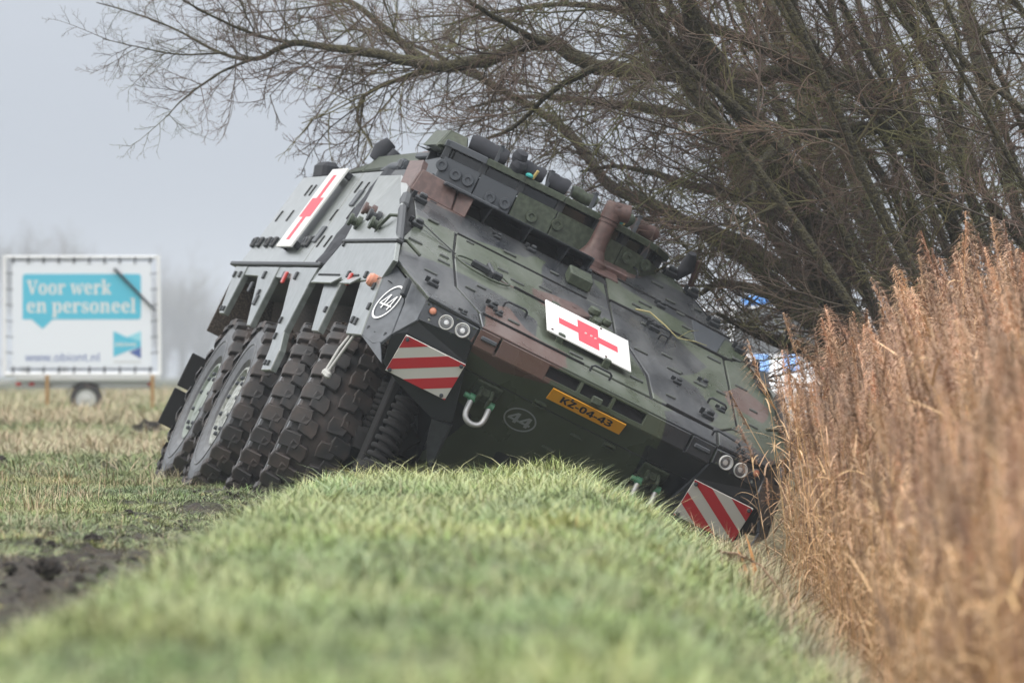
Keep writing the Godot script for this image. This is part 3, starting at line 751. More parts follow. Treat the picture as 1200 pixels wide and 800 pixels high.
func side(root: Node, s: float) -> void:
	var b: MB
	var nx := Vector3(s, 0, 0)
	var S := func(a: Array, u := 1.47) -> PackedVector3Array:
		var p := PackedVector3Array()
		for q in a: p.append(Vector3(s * u, q[1], q[0]))
		return p
	var skirts := [
		["rear_skirt", [[-7.77, 1.43], [-7.14, 1.43], [-7.21, 1.04], [-7.45, 1.04]]],
		["skirt", [[-6.46, 1.43], [-5.47, 1.43], [-5.52, 0.96], [-5.69, 0.96]]],
		["skirt", [[-4.78, 1.43], [-3.58, 1.43], [-3.66, 1.29], [-3.72, 0.94], [-3.50, 0.80], [-3.48, 0.65], [-3.91, 0.64], [-3.99, 0.79], [-4.27, 1.09]]],
		["skirt", [[-2.98, 1.34], [-2.60, 1.36], [-2.23, 1.33], [-2.21, 0.96], [-2.50, 0.96]]],
		["skirt", [[-1.42, 1.33], [-0.62, 1.36], [-0.35, 0.96], [-0.98, 0.96]]],
	]
	skirts[3][1] = [[-2.98, 1.335], [-2.23, 1.335], [-2.21, 0.96], [-2.50, 0.96]]
	for q in skirts:
		b = MB.new()
		b.plate(S.call(q[1]), nx, 0.045, 0.006)
		part(root, q[0], b.mesh(), M.side_paint)
	b = MB.new()
	b.plate(S.call([[-3.46, 1.405], [-3.03, 1.615], [-0.74, 1.615], [-0.50, 1.49], [-0.62, 1.36], [-1.42, 1.335], [-3.54, 1.335]]), nx, 0.03, 0.006)
	part(root, "front_fender", b.mesh(), M.side_paint)
	b = MB.new()
	b.plate(S.call([[-7.77, 1.432], [-3.6, 1.432], [-3.6, 1.335], [-7.77, 1.365]], 1.462), nx, 0.03, 0.004)
	part(root, "skirt_rail", b.mesh(), M.side_paint)
	b = MB.new()
	b.box(Transform3D(Basis.IDENTITY, Vector3(s * 1.44, 1.455, -5.85)), Vector3(0.07, 0.03, 4.6), 0.006)
	b.box(Transform3D(Basis.IDENTITY, Vector3(s * 1.45, 1.632, -1.9)), Vector3(0.05, 0.022, 2.3), 0.005)
	part(root, "ledge", b.mesh(), M.dark_paint)
	# small awnings over the two front wheel openings
	for e in [[-3.52, -2.25], [-2.22, -1.42]]:
		b = MB.new()
		b.plate(PackedVector3Array([Vector3(s * 1.475, 1.36, e[0] + 0.2), Vector3(s * 1.475, 1.36, e[1] - 0.05), Vector3(s * 1.515, 1.30, e[1] - 0.1), Vector3(s * 1.515, 1.30, e[0] + 0.25)]), Vector3(s, 1, 0), 0.01, 0.002)
		part(root, "wheel_arch_flap", b.mesh(), M.side_paint)
		b = MB.new()
		for i in 16: b.box(Transform3D(Basis.IDENTITY, Vector3(s * 1.472, 1.375, lerpf(e[0] + 0.15, e[1] - 0.2, i / 15.0))), Vector3(0.012, 0.014, 0.022), 0.003)
		part(root, "hinge", b.mesh(), M.dark_paint).set_meta("kind", "stuff")
	for q in [[-2.05, 1.38, 0.05], [-1.3, 1.38, 0.05], [-0.75, 1.30, 0.05], [-0.55, 1.16, 0.05], [-0.78, 1.05, 0.05], [-0.95, 1.06, 0.05], [-2.30, 1.12, 0.045], [-2.9, 1.6, 0.03], [-5.0, 1.36, 0.06], [-4.4, 1.36, 0.06], [-4.1, 1.02, 0.05], [-4.0, 0.9, 0.05], [-6.0, 1.36, 0.06], [-6.4, 1.26, 0.08], [-5.8, 1.16, 0.08], [-5.85, 1.22, 0.05], [-7.6, 1.36, 0.05], [-7.3, 1.36, 0.05], [-7.42, 1.08, 0.04], [-7.28, 1.08, 0.04], [-3.7, 0.7, 0.04], [-3.85, 0.7, 0.04]]:
		b = MB.new()
		b.box(Transform3D(Basis.IDENTITY, Vector3(s * 1.474, q[1], q[0])), Vector3(0.02, q[2], q[2] * 1.3), 0.005)
		part(root, "skirt_bolt", b.mesh(), M.dark_paint)
	for q in [[-1.86, 1.34, "red_lens"], [-4.86, 1.34, "red_lens"]]:
		b = MB.new()
		b.box(Transform3D(Basis.IDENTITY, Vector3(s * 1.482, q[1], q[0])), Vector3(0.02, 0.09, 0.09), 0.006)
		part(root, "side_reflector", b.mesh(), M[q[2]])
	b = MB.new()
	b.lathe(Transform3D(Basis(Vector3.BACK, -s * PI / 2), Vector3(s * 1.47, 1.335, -0.82)), PackedVector2Array([Vector2(0.045, 0), Vector2(0.045, 0.03), Vector2(0.035, 0.05), Vector2(0, 0.058)]), 18)
	part(root, "side_indicator", b.mesh(), M.orange_lens)
	if s < 0:
		b = MB.new()
		b.tube(PackedVector3Array([Vector3(-1.44, 0.98, -0.93), Vector3(-1.47, 0.86, -0.93), Vector3(-1.485, 0.70, -0.93)]), PackedFloat32Array([0.012, 0.011, 0.012]), 6)
		b.tube(PackedVector3Array([Vector3(-1.44, 0.98, -0.78), Vector3(-1.46, 0.86, -0.80), Vector3(-1.475, 0.70, -0.88)]), PackedFloat32Array([0.012, 0.011, 0.012]), 6)
		for i in 5: b.lathe(Transform3D(Basis.IDENTITY, Vector3(-1.48 + sin(i * 2.1) * 0.012, 0.685 - 0.005 * i, -0.93 + i * 0.018)), PackedVector2Array([Vector2(0, -0.025), Vector2(0.022, -0.012), Vector2(0.022, 0.012), Vector2(0, 0.025)]), 8)
		part(root, "knotted_rope", b.mesh(), M.rope)
	# upper side armour in front
	b = MB.new()
	b.plate(P3([[s * 1.462, 1.64, -0.80], [s * 1.462, 1.64, -3.06], [s * 1.335, 2.2, -3.84], [s * 1.29, 2.22, -3.2], [s * 1.29, 2.13, -2.69], [s * 1.40, 1.92, -1.75]]), Vector3(s, 0.3, 0), 0.03, 0.005)
	part(root, "upper_side_armour", b.mesh(), M.side_paint)
	b = MB.new()
	b.bar(Vector3(s * 1.435, 1.63, -0.85), Vector3(s * 1.40, 1.90, -1.65), 0.06, 0.05, nx, 0.015)
	b.bar(Vector3(s * 1.34, 2.0, -2.15), Vector3(s * 1.36, 1.90, -1.9), 0.12, 0.07, nx, 0.02)
	part(root, "corner_post", b.mesh(), M.dark_paint)
	b = MB.new()
	b.tube(PackedVector3Array([Vector3(s * 1.40, 1.72, -2.0), Vector3(s * 1.46, 1.74, -1.85), Vector3(s * 1.46, 1.82, -1.6), Vector3(s * 1.41, 1.84, -1.5)]), PackedFloat32Array([0.012, 0.012, 0.012, 0.012]), 8)
	b.tube(PackedVector3Array([Vector3(s * 1.42, 1.66, -1.5), Vector3(s * 1.38, 1.67, -0.95), Vector3(s * 1.27, 1.62, -0.9)]), PackedFloat32Array([0.012, 0.012, 0.012]), 8)
	part(root, "bent_handle", b.mesh(), M.green_paint)
	for q in [[-3.0, 1.78, "green_paint"], [-2.6, 1.86, "brown_paint"], [-2.25, 1.81, "dark_paint"], [-2.0, 1.75, "green_paint"]]:
		b = MB.new()
		b.lathe(Transform3D(Basis(Vector3.BACK, -s * PI / 2), Vector3(s * 1.42, q[1], q[0])), PackedVector2Array([Vector2(0.05, 0), Vector2(0.05, 0.03), Vector2(0.03, 0.035), Vector2(0.03, 0.06), Vector2(0.045, 0.065), Vector2(0.045, 0.085), Vector2(0, 0.09)]), 12)
		part(root, "smoke_launcher_stub", b.mesh(), M[q[2]])
	# strap of tarpaulin in the joint before the mission module
	b = MB.new()
	for i in 10:
		var t0 := i / 10.0
		var t1 := (i + 1) / 10.0
		var e := func(t: float, w: float) -> Vector3: return Vector3(s * (lerpf(1.405, 1.27, t) + 0.035 * sin(w * PI) + 0.006 * sin(t * 23.0 + w * 5.0)), lerpf(1.49, 2.27, t), lerpf(-4.22, -4.16, t) + w * 0.42 + 0.03 * sin(t * 7.0))
		for j in 4: b.quad(e.call(t0, j / 4.0), e.call(t1, j / 4.0), e.call(t1, (j + 1) / 4.0), e.call(t0, (j + 1) / 4.0), nx)
	part(root, "tarpaulin_strip", b.mesh(), M.canvas_dark)
	# mission module side panel
	var ms := func(z: float, v: float, h := 0.0) -> Vector3: return Vector3(s * (1.402 - (v - 1.48) * 0.185 + h), v, z)
	b = MB.new()
	b.plate(PackedVector3Array([ms.call(-8.2, 1.485), ms.call(-4.95, 1.485), ms.call(-5.25, 2.285), ms.call(-8.2, 2.285)]), Vector3(s, 0.185, 0), 0.04, 0.006)
	b.plate(PackedVector3Array([ms.call(-4.925, 1.485), ms.call(-4.22, 1.485), ms.call(-4.26, 2.285), ms.call(-5.225, 2.285)]), Vector3(s, 0.185, 0), 0.04, 0.006)
	part(root, "module_side_panel", b.mesh(), M.side_paint)
	for q in [[-7.5, 2.15], [-7.27, 2.15], [-6.8, 2.15], [-6.53, 2.15], [-8.05, 1.92], [-7.48, 1.92], [-6.75, 1.92], [-5.06, 2.15], [-4.7, 2.14], [-4.4, 2.14], [-5.25, 1.91], [-4.5, 1.92], [-5.45, 1.68], [-4.95, 1.68], [-4.6, 1.68]]:
		b = MB.new()
		var mc: Vector3 = ms.call(q[0] + 0.1 - (q[1] - 1.48) * 0.0, q[1], 0.001)
		b.box(Transform3D(Basis(Vector3.BACK, s * 0.183) , mc), Vector3(0.012, 0.10, 0.045), 0.004)
		part(root, "panel_slot", b.mesh(), M.joint_black)
	for q in [[-4.62, 2.05], [-5.12, 1.74]]:
		b = MB.new()
		b.box(Transform3D(Basis(Vector3.BACK, s * 0.183), ms.call(q[0], q[1], 0.006)), Vector3(0.02, 0.14, 0.16), 0.005)
		part(root, "panel_hatch", b.mesh(), M.grey_paint)
	for q in [-8.15, -7.85, -7.42, -7.1, -6.62, -5.5, -5.35]:
		b = MB.new()
		b.box(Transform3D(Basis(Vector3.BACK, s * 0.183), ms.call(q, 1.675, 0.012)), Vector3(0.03, 0.09, 0.11), 0.01)
		b.lathe(Transform3D(Basis(Vector3.BACK, -s * PI / 2), ms.call(q, 1.675, 0.022)), PackedVector2Array([Vector2(0.025, 0), Vector2(0.025, 0.012), Vector2(0, 0.016)]), 10)
		part(root, "panel_bracket", b.mesh(), M.dark_paint)
	# red cross board on the side
	var a := Vector3(s, 0.185, 0).normalized()
	var sb := node(root, "side_cross_board", Transform3D(Basis(Vector3(0, 0, -s), Vector3(-0.185 * s, 1, 0).normalized(), a), ms.call(-5.98, 1.945, 0.06)))
	b = MB.new()
	b.box(Transform3D.IDENTITY, Vector3(0.72, 0.70, 0.02), 0.004)
	part(sb, "panel", b.mesh(), M.sign_white)
	b = MB.new()
	for q in [[-0.085, -0.29, 0.085, 0.29], [-0.28, -0.085, -0.085, 0.085], [0.085, -0.085, 0.28, 0.085]]:
		b.plate(PackedVector3Array([Vector3(q[0], q[1], 0.0115), Vector3(q[2], q[1], 0.0115), Vector3(q[2], q[3], 0.0115), Vector3(q[0], q[3], 0.0115)]), Vector3.BACK, 0.001, 0.0)
	part(sb, "red_cross", b.mesh(), M.cross_red)
	for q in [[0.31, -0.31], [-0.31, 0.31], [0.31, 0.31], [-0.31, -0.31]]:
		b = MB.new()
		b.box(Transform3D(Basis.IDENTITY, Vector3(q[0], q[1], -0.035)), Vector3(0.05, 0.05, 0.06), 0.005)
		part(sb, "stand_off", b.mesh(), M.dark_paint)
	# mud flaps behind the last wheel
	for q in [[0.71, 0.44, -7.9], [0.42, 0.13, -7.95]]:
		b = MB.new()
		b.box(Transform3D(Basis.IDENTITY, Vector3(s * 1.25, (q[0] + q[1]) / 2, q[2])), Vector3(0.42, q[0] - q[1], 0.03), 0.006)
		part(root, "mud_flap", b.mesh(), M.joint_black)

func upper_works(root: Node) -> void:
	var b: MB
	# --- brown shoulder box and the shelf-like hood in front of the superstructure
	b = MB.new()
	b.plate(PackedVector3Array([D(-1.27, -2.66, 0.01), D(-0.96, -2.62, 0.01), D(-0.98, -2.72, 0.15), D(-1.24, -2.76, 0.15)]), Vector3(-0.1, 0.3, 1), 0.5, 0.008)
	b.plate(PackedVector3Array([D(-0.955, -2.63, 0.01), D(-0.86, -2.60, 0.012), D(-0.85, -2.68, 0.15), D(-0.96, -2.73, 0.15)]), Vector3(0.05, 0.3, 1), 0.45, 0.006)
	part(root, "shoulder_box", b.mesh(), M.brown_paint)
	b = MB.new()
	b.plate(P3([[-1.33, 2.10, -2.78], [-1.27, 2.12, -2.72], [-1.23, 2.27, -2.9], [-1.2, 2.38, -3.2], [-1.27, 2.34, -3.3]]), Vector3(-1, 0.3, 0.3), 0.05, 0.006)
	part(root, "shoulder_rib", b.mesh(), M.brown_paint)
	b = MB.new()
	b.box(Transform3D(Basis.IDENTITY, Vector3(-1.1, 2.09, -2.6)), Vector3(0.06, 0.035, 0.04), 0.008)
	part(root, "lifting_block", b.mesh(), M.dark_paint)
	b = MB.new()
	b.plate(P3([[-0.98, 2.255, -2.62], [0.05, 2.255, -2.62], [0.06, 2.262, -2.66], [-0.98, 2.262, -2.66]]), Vector3(0, 0.5, 1), 0.012, 0.002)
	b.box(Transform3D(Basis.IDENTITY, Vector3(-0.46, 2.252, -3.0)), Vector3(1.05, 0.014, 0.74), 0.004)
	b.box(Transform3D(Basis.IDENTITY, Vector3(-0.88, 2.258, -2.68)), Vector3(0.4, 0.02, 0.14), 0.004)
	part(root, "hood_shelf", b.mesh(), M.grey_paint)
	b = MB.new()
	b.quad(Vector3(-0.96, 2.05, -3.02), Vector3(0.06, 2.05, -3.02), Vector3(0.06, 2.25, -3.05), Vector3(-0.96, 2.25, -3.05), Vector3(0, 0, 1))
	part(root, "hood_back_wall", b.mesh(), M.dark_paint)
	for u in [-0.72, -0.42, -0.13, 0.055]:
		b = MB.new()
		b.plate(PackedVector3Array([Vector3(u, 2.245, -2.64), Vector3(u, 2.245, -3.04), Vector3(u, 2.06, -3.04), D(u, -2.76, 0.0)]), Vector3.LEFT, 0.012, 0.002)
		part(root, "hood_rib", b.mesh(), M.grey_paint)
	# --- raised superstructure: curved wall of bolted plates, window slots, rim
	var arc := [[-1.02, -4.4], [-1.05, -3.40], [-0.78, -3.33], [-0.5, -3.28], [-0.2, -3.25], [0.1, -3.27], [0.32, -3.33], [0.53, -3.43], [0.69, -3.75], [0.70, -4.6]]
	for i in arc.size() - 1:
		var a := Vector3(arc[i][0], 0, arc[i][1])
		var e := Vector3(arc[i + 1][0], 0, arc[i + 1][1])
		var o := Vector3.UP.cross(e - a).normalized()
		if o.z < 0 and i > 0 and i < 7: o = -o
		if i == 0 and o.x > 0: o = -o
		if i >= 7 and o.x < 0: o = -o
		var ge := (e - a).normalized() * 0.004
		b = MB.new()
		b.plate(PackedVector3Array([a + ge + Vector3.UP * 2.2, e - ge + Vector3.UP * 2.2, e - ge + Vector3.UP * 2.485 , a + ge + Vector3.UP * 2.485]), o, 0.03, 0.004)
		part(root, "superstructure_plate", b.mesh(), M.grey_paint if i in [0, 1, 2] else M.green_paint)
		b = MB.new()
		b.quad(a - o * 0.05 + Vector3.UP * 2.47, e - o * 0.05 + Vector3.UP * 2.47, e - o * 0.05 + Vector3.UP * 2.56, a - o * 0.05 + Vector3.UP * 2.56, o)
		part(root, "vision_slot", b.mesh(), M.window_glass)
		b = MB.new()
		b.bar(a - o * 0.03 + Vector3.UP * 2.46, a - o * 0.03 + Vector3.UP * 2.57, 0.05, 0.05, o, 0.004)
		part(root, "slot_post", b.mesh(), M.dark_paint)
		b = MB.new()
		b.plate(PackedVector3Array([a + o * 0.03 + Vector3.UP * 2.60, e + o * 0.03 + Vector3.UP * 2.60, e - o * 0.16 + Vector3.UP * 2.60, a - o * 0.16 + Vector3.UP * 2.60]), Vector3.UP, 0.045, 0.006)
		part(root, "rim", b.mesh(), M.grey_paint if i in [0, 1] else M.green_paint)
	for q in [[-1.04, 2.42], [-0.93, 2.4], [-0.84, 2.4], [-0.66, 2.36], [-0.55, 2.37], [-0.35, 2.37], [-0.17, 2.4], [0.18, 2.43], [0.38, 2.42], [0.53, 2.44]]:
		# set each boss on the wall
		for i in range(1, arc.size() - 1):
			if q[0] >= arc[i][0] and q[0] <= arc[i + 1][0]:
				var f: float = (q[0] - arc[i][0]) / (arc[i + 1][0] - arc[i][0])
				var a := Vector3(arc[i][0], 0, arc[i][1])
				var e := Vector3(arc[i + 1][0], 0, arc[i + 1][1])
				var o := (e - a).cross(Vector3.UP).normalized()
				if o.z < 0: o = -o
				var pos: Vector3 = a.lerp(e, f) + Vector3.UP * q[1]
				var x := o.cross(Vector3.UP).normalized()
				disc(root, "bolt_boss", M.grey_paint if i < 3 else M.green_paint, Transform3D(Basis(x, o, x.cross(o)), pos), 0.042, 0.022)
				break
	b = MB.new()
	b.poly(P3([[-1.02, 2.57, -4.4], [-1.05, 2.57, -3.4], [-0.5, 2.57, -3.28], [-0.2, 2.57, -3.25], [0.1, 2.57, -3.27], [0.53, 2.57, -3.43], [0.69, 2.57, -3.75], [0.7, 2.57, -4.6], [-1.1, 2.57, -4.6]]), Vector3.UP)
	part(root, "superstructure_roof", b.mesh(), M.green_paint)
	# --- rolled kit lashed along the rim
	var rolls := [[-0.93, -3.42, -0.66, -3.36, 0.062, "canvas_dark"], [-0.56, -3.34, -0.38, -3.32, 0.055, "canvas_dark"], [-0.36, -3.32, -0.20, -3.31, 0.06, "canvas_dark"], [-0.17, -3.31, 0.02, -3.32, 0.045, "green_paint"], [0.2, -3.36, 0.31, -3.4, 0.05, "green_paint"], [0.34, -3.42, 0.52, -3.5, 0.055, "brown_paint"]]
	for q in rolls:
		b = MB.new()
		var p := PackedVector3Array()
		var r := PackedFloat32Array()
		for i in 13:
			var t := i / 12.0
			p.append(Vector3(lerpf(q[0], q[2], t), 2.655 + 0.004 * sin(t * 9.0 + q[0]), lerpf(q[1], q[3], t)))
			r.append(q[4] * (0.82 if i in [0, 12] else 1.0 + 0.035 * sin(t * 40.0)))
		b.tube(p, r, 16)
		part(root, "rolled_cover", b.mesh(), M[q[5]])
	for u in [-0.73, -0.62, -0.35, -0.01, 0.34]:
		b = MB.new()
		var zz := -3.32 - absf(u + 0.2) * 0.12
		b.plate(PackedVector3Array([Vector3(u - 0.014, 2.59, zz + 0.075), Vector3(u + 0.014, 2.59, zz + 0.075), Vector3(u + 0.014, 2.71, zz + 0.07), Vector3(u - 0.014, 2.71, zz + 0.07)]), Vector3.BACK, 0.008, 0.002)
		b.box(Transform3D(Basis.IDENTITY, Vector3(u, 2.717, zz)), Vector3(0.028, 0.01, 0.15), 0.003)
		part(root, "strap", b.mesh(), M.grey_paint)
	for q in [[-0.58, 2.645], [-0.60, 2.70]]:
		b = MB.new()
		b.lathe(Transform3D(Basis(Vector3.RIGHT, 0.5), Vector3(q[0], q[1], -3.28)), PackedVector2Array([Vector2(0, -0.05), Vector2(0.045, -0.04), Vector2(0.055, 0), Vector2(0.045, 0.04), Vector2(0, 0.05)]), 12)
		part(root, "kit_bundle", b.mesh(), M.canvas_dark)
	for u in [-0.46, 0.24]:
		b = MB.new()
		b.bar(Vector3(u, 2.60, -3.25), Vector3(u + 0.01, 2.67, -3.24), 0.02, 0.02, Vector3.BACK, 0.004)
		part(root, "brass_latch", b.mesh(), M.brass)
		b = MB.new()
		b.lathe(Transform3D(Basis.IDENTITY, Vector3(u - 0.03, 2.60, -3.24)), PackedVector2Array([Vector2(0.025, 0), Vector2(0.03, 0.012), Vector2(0.02, 0.025), Vector2(0, 0.03)]), 12)
		part(root, "teal_ring", b.mesh(), M.teal_ring)
	# --- green box with sloping sides at the left end
	b = MB.new()
	b.plate(P3([[-1.11, 2.545, -3.46], [-0.92, 2.585, -3.40], [-0.95, 2.672, -3.44], [-1.07, 2.675, -3.50]]), Vector3(0.2, 0.1, 1), 0.3, 0.01)
	b.plate(P3([[-1.125, 2.53, -3.48], [-1.08, 2.67, -3.52], [-1.08, 2.67, -3.8], [-1.13, 2.53, -3.8]]), Vector3(-1, 0.2, 0.1), 0.05, 0.008)
	part(root, "sight_box", b.mesh(), M.green_paint)
	# --- exhaust stack
	var foot := D(0.12, -3.12, 0.0)
	b = MB.new()
	b.lathe(Transform3D(Basis.IDENTITY, foot), PackedVector2Array([Vector2(0.13, -0.02), Vector2(0.125, 0.03), Vector2(0.10, 0.05), Vector2(0.070, 0.11), Vector2(0.062, 0.16), Vector2(0.060, 0.30), Vector2(0.068, 0.302), Vector2(0.068, 0.314), Vector2(0.061, 0.318), Vector2(0.061, 0.328), Vector2(0.070, 0.332), Vector2(0.072, 0.40), Vector2(0.070, 0.44), Vector2(0.062, 0.455), Vector2(0, 0.458)]), 28)
	part(root, "exhaust_pipe", b.mesh(), M.brown_paint)
	b = MB.new()
	b.lathe(Transform3D(Basis(Vector3.BACK, -1.35), foot + Vector3(0.02, 0.405, 0.012)), PackedVector2Array([Vector2(0.062, -0.03), Vector2(0.064, 0.085), Vector2(0.055, 0.09), Vector2(0.05, 0.06)]), 20)
	part(root, "exhaust_outlet", b.mesh(), M.brown_paint)
	b = MB.new()
	b.lathe(Transform3D(Basis(Vector3.BACK, -1.35), foot + Vector3(0.02, 0.405, 0.012)), PackedVector2Array([Vector2(0.053, 0.06), Vector2(0.03, 0.058), Vector2(0, 0.058)]), 16)
	part(root, "exhaust_mouth", b.mesh(), M.joint_black)
	b = MB.new()
	b.box(DX(0.27, -3.16, 0.03), Vector3(0.26, 0.05, 0.14), 0.008)
	b.box(DX(0.16, -3.05, 0.015), Vector3(0.34, 0.02, 0.26), 0.006)
	part(root, "exhaust_base", b.mesh(), M.brown_paint)
	# --- roof furniture seen along the left edge
	b = MB.new()
	b.plate(P3([[-1.0, 2.47, -4.9], [-0.95, 2.605, -4.95], [-0.95, 2.60, -7.25], [-1.0, 2.45, -7.25]]), Vector3(-1, 0.3, 0.1), 0.5, 0.012)
	part(root, "roof_locker", b.mesh(), M.green_paint)
	b = MB.new()
	b.plate(P3([[-1.0, 2.45, -7.3], [-0.95, 2.55, -7.4], [-0.95, 2.49, -8.4], [-1.0, 2.43, -8.4]]), Vector3(-1, 0.3, 0), 0.4, 0.01)
	part(root, "roof_locker", b.mesh(), M.green_paint)
	b = MB.new()
	b.bar(Vector3(-0.95, 2.55, -4.95), Vector3(-0.82, 2.63, -3.9), 0.08, 0.06, Vector3.UP, 0.01)
	part(root, "roof_rail", b.mesh(), M.brown_paint)
	b = MB.new()
	b.bar(Vector3(-1.0, 2.53, -4.9), Vector3(-0.9, 2.58, -3.9), 0.05, 0.04, Vector3.UP, 0.008)
	part(root, "roof_rail", b.mesh(), M.grey_paint)
	b = MB.new()
	b.tube(PackedVector3Array([Vector3(-1.12, 2.35, -5.3), Vector3(-1.1, 2.40, -5.1), Vector3(-1.08, 2.41, -4.7), Vector3(-1.1, 2.36, -4.5)]), PackedFloat32Array([0.03, 0.035, 0.035, 0.03]), 10)
	part(root, "rolled_hose", b.mesh(), M.grey_paint)
	b = MB.new()
	b.box(Transform3D(Basis.IDENTITY, Vector3(-1.12, 2.40, -4.6)), Vector3(0.07, 0.09, 0.12), 0.02)
	b.lathe(Transform3D(Basis(Vector3.RIGHT, PI / 2), Vector3(-1.1, 2.41, -4.55)), PackedVector2Array([Vector2(0.03, 0), Vector2(0.03, 0.05), Vector2(0, 0.055)]), 12)
	part(root, "roof_fitting", b.mesh(), M.grey_paint)
	b = MB.new()
	b.tube(PackedVector3Array([Vector3(-0.96, 2.56, -7.2), Vector3(-0.94, 2.65, -7.2), Vector3(-0.91, 2.73, -7.2)]), PackedFloat32Array([0.05, 0.075, 0.05]), 12)
	b.tube(PackedVector3Array([Vector3(-0.88, 2.60, -7.0), Vector3(-0.86, 2.67, -7.0)]), PackedFloat32Array([0.045, 0.045]), 12)
	part(root, "blue_light_cover", b.mesh(), M.canvas_dark)
	b = MB.new()
	b.box(Transform3D(Basis(Vector3.BACK, 0.3), Vector3(-1.18, 2.36, -7.75)), Vector3(0.12, 0.14, 0.5), 0.03)
	part(root, "rolled_cover", b.mesh(), M.canvas_dark)
	# --- mirror folded at the right edge
	b = MB.new()
	b.tube(PackedVector3Array([D(0.86, -3.95, 0.0), D(0.9, -3.95, 0.12), D(0.88, -3.93, 0.22)]), PackedFloat32Array([0.02, 0.06, 0.03]), 12)
	part(root, "folded_mirror", b.mesh(), M.canvas_dark)
	b = MB.new()
	b.bar(D(0.98, -3.95, 0.0), D(0.95, -3.93, 0.2), 0.03, 0.05, DN, 0.01)
	part(root, "mirror_arm", b.mesh(), M.brown_paint)

# ---- the place
func sstep(a: float, b: float, x: float) -> float:
	var t := clampf((x - a) / (b - a), 0.0, 1.0)
	return t * t * (3 - 2 * t)

var gn := FastNoiseLite.new()
func gnoise(x: float, z: float, f: float) -> float:
	return gn.get_noise_2d(x * f, z * f)

func gh(x: float, z: float) -> float:
	# verge bank in front, running away from the viewer; ditch on its right; flat field on the left
	var rough := gnoise(x, z, 120.0) * 0.045 + gnoise(x + 40, z, 30.0) * 0.04 + gnoise(x, z + 7, 330.0) * 0.022
	var rut := -0.07 * exp(-pow((x + 1.82) / 0.26, 2)) * sstep(-1, 4, z)
	var top := 0.155 + 0.065 * exp(-pow((x - 0.08) / 0.32, 2) - pow((z - 2.6) / 1.2, 2)) + 0.03 * sstep(20, 28, z)
	var bank := top * sstep(-1.42, -0.95, x)
	var shift := 0.42 * sstep(9, 25, z)
	var d := maxf(0.0, x - 0.32 + shift * 0.45)
	bank -= 0.68 * d * d / (d + 0.25) + 0.72 * sstep(1.42, 2.15, x + shift) + 0.14 * sstep(0.6, 1.6, x) * sstep(5, 14, z)
	bank = maxf(bank, -1.22)
	var slope := maxf(-1.3, -maxf(0.0, x + 1.15) * 0.55)
	var h := lerpf(slope, bank, sstep(0.9, 2.35, z))
	h = lerpf(h, 0.0, sstep(2.7, 5.2, x))
	h = lerpf(h, 0.0, sstep(-11, -16, z)) + 0.26 * sstep(-20, -42, z)
	var near := 1.0 - sstep(-20, -60, z)
	var churn := exp(-pow((x + 1.8) / 0.5, 2)) * sstep(-4, 0, z) * (gnoise(x, z, 420.0) * 0.07 + gnoise(x, z, 900.0) * 0.035)
	return h + rut + churn + rough * (0.35 + 0.65 * near)

func soil(x: float, z: float) -> float:
	var s := exp(-pow((x + 1.8 + gnoise(0, z, 20.0) * 0.25) / 0.40, 2)) * sstep(0.0, 2.5, z) * (0.95 + 1.2 * gnoise(x, z, 60.0) + 0.5 * sstep(8, 15, z))
	s = maxf(s, exp(-pow((x + 1.85) / 0.75, 2) - pow((z + 1.0) / 3.6, 2)) * (0.75 + 1.2 * gnoise(x, z, 55.0)))
	s = maxf(s, exp(-pow((x + 3.6) / 1.0, 2) - pow((z + 12.5) / 1.6, 2)) * 0.95)
	s = maxf(s, exp(-pow((x + 2.2) / 0.5, 2) - pow((z - 8.0) / 2.5, 2)) * (0.4 + 1.4 * gnoise(x, z, 45.0)))
	return clampf(s, 0.0, 1.0)

func dry(x: float, z: float) -> float:
	var s := 0.48 * sstep(-15, -22, z) * (1.0 - 0.7 * sstep(-40, -46, z)) * sstep(-0.25, 0.2, gnoise(x * 1.6, z * 0.5, 18.0) - 0.06)
	s = maxf(s, 0.12 * sstep(-1.7, -2.3, x) * sstep(-0.1, 0.35, gnoise(x, z, 60.0)) * (1.0 - 0.6 * sstep(-14, -30, z)))
	s = maxf(s, sstep(1.0, 1.5, x) * 0.9)
	return clampf(s, 0.0, 1.0)

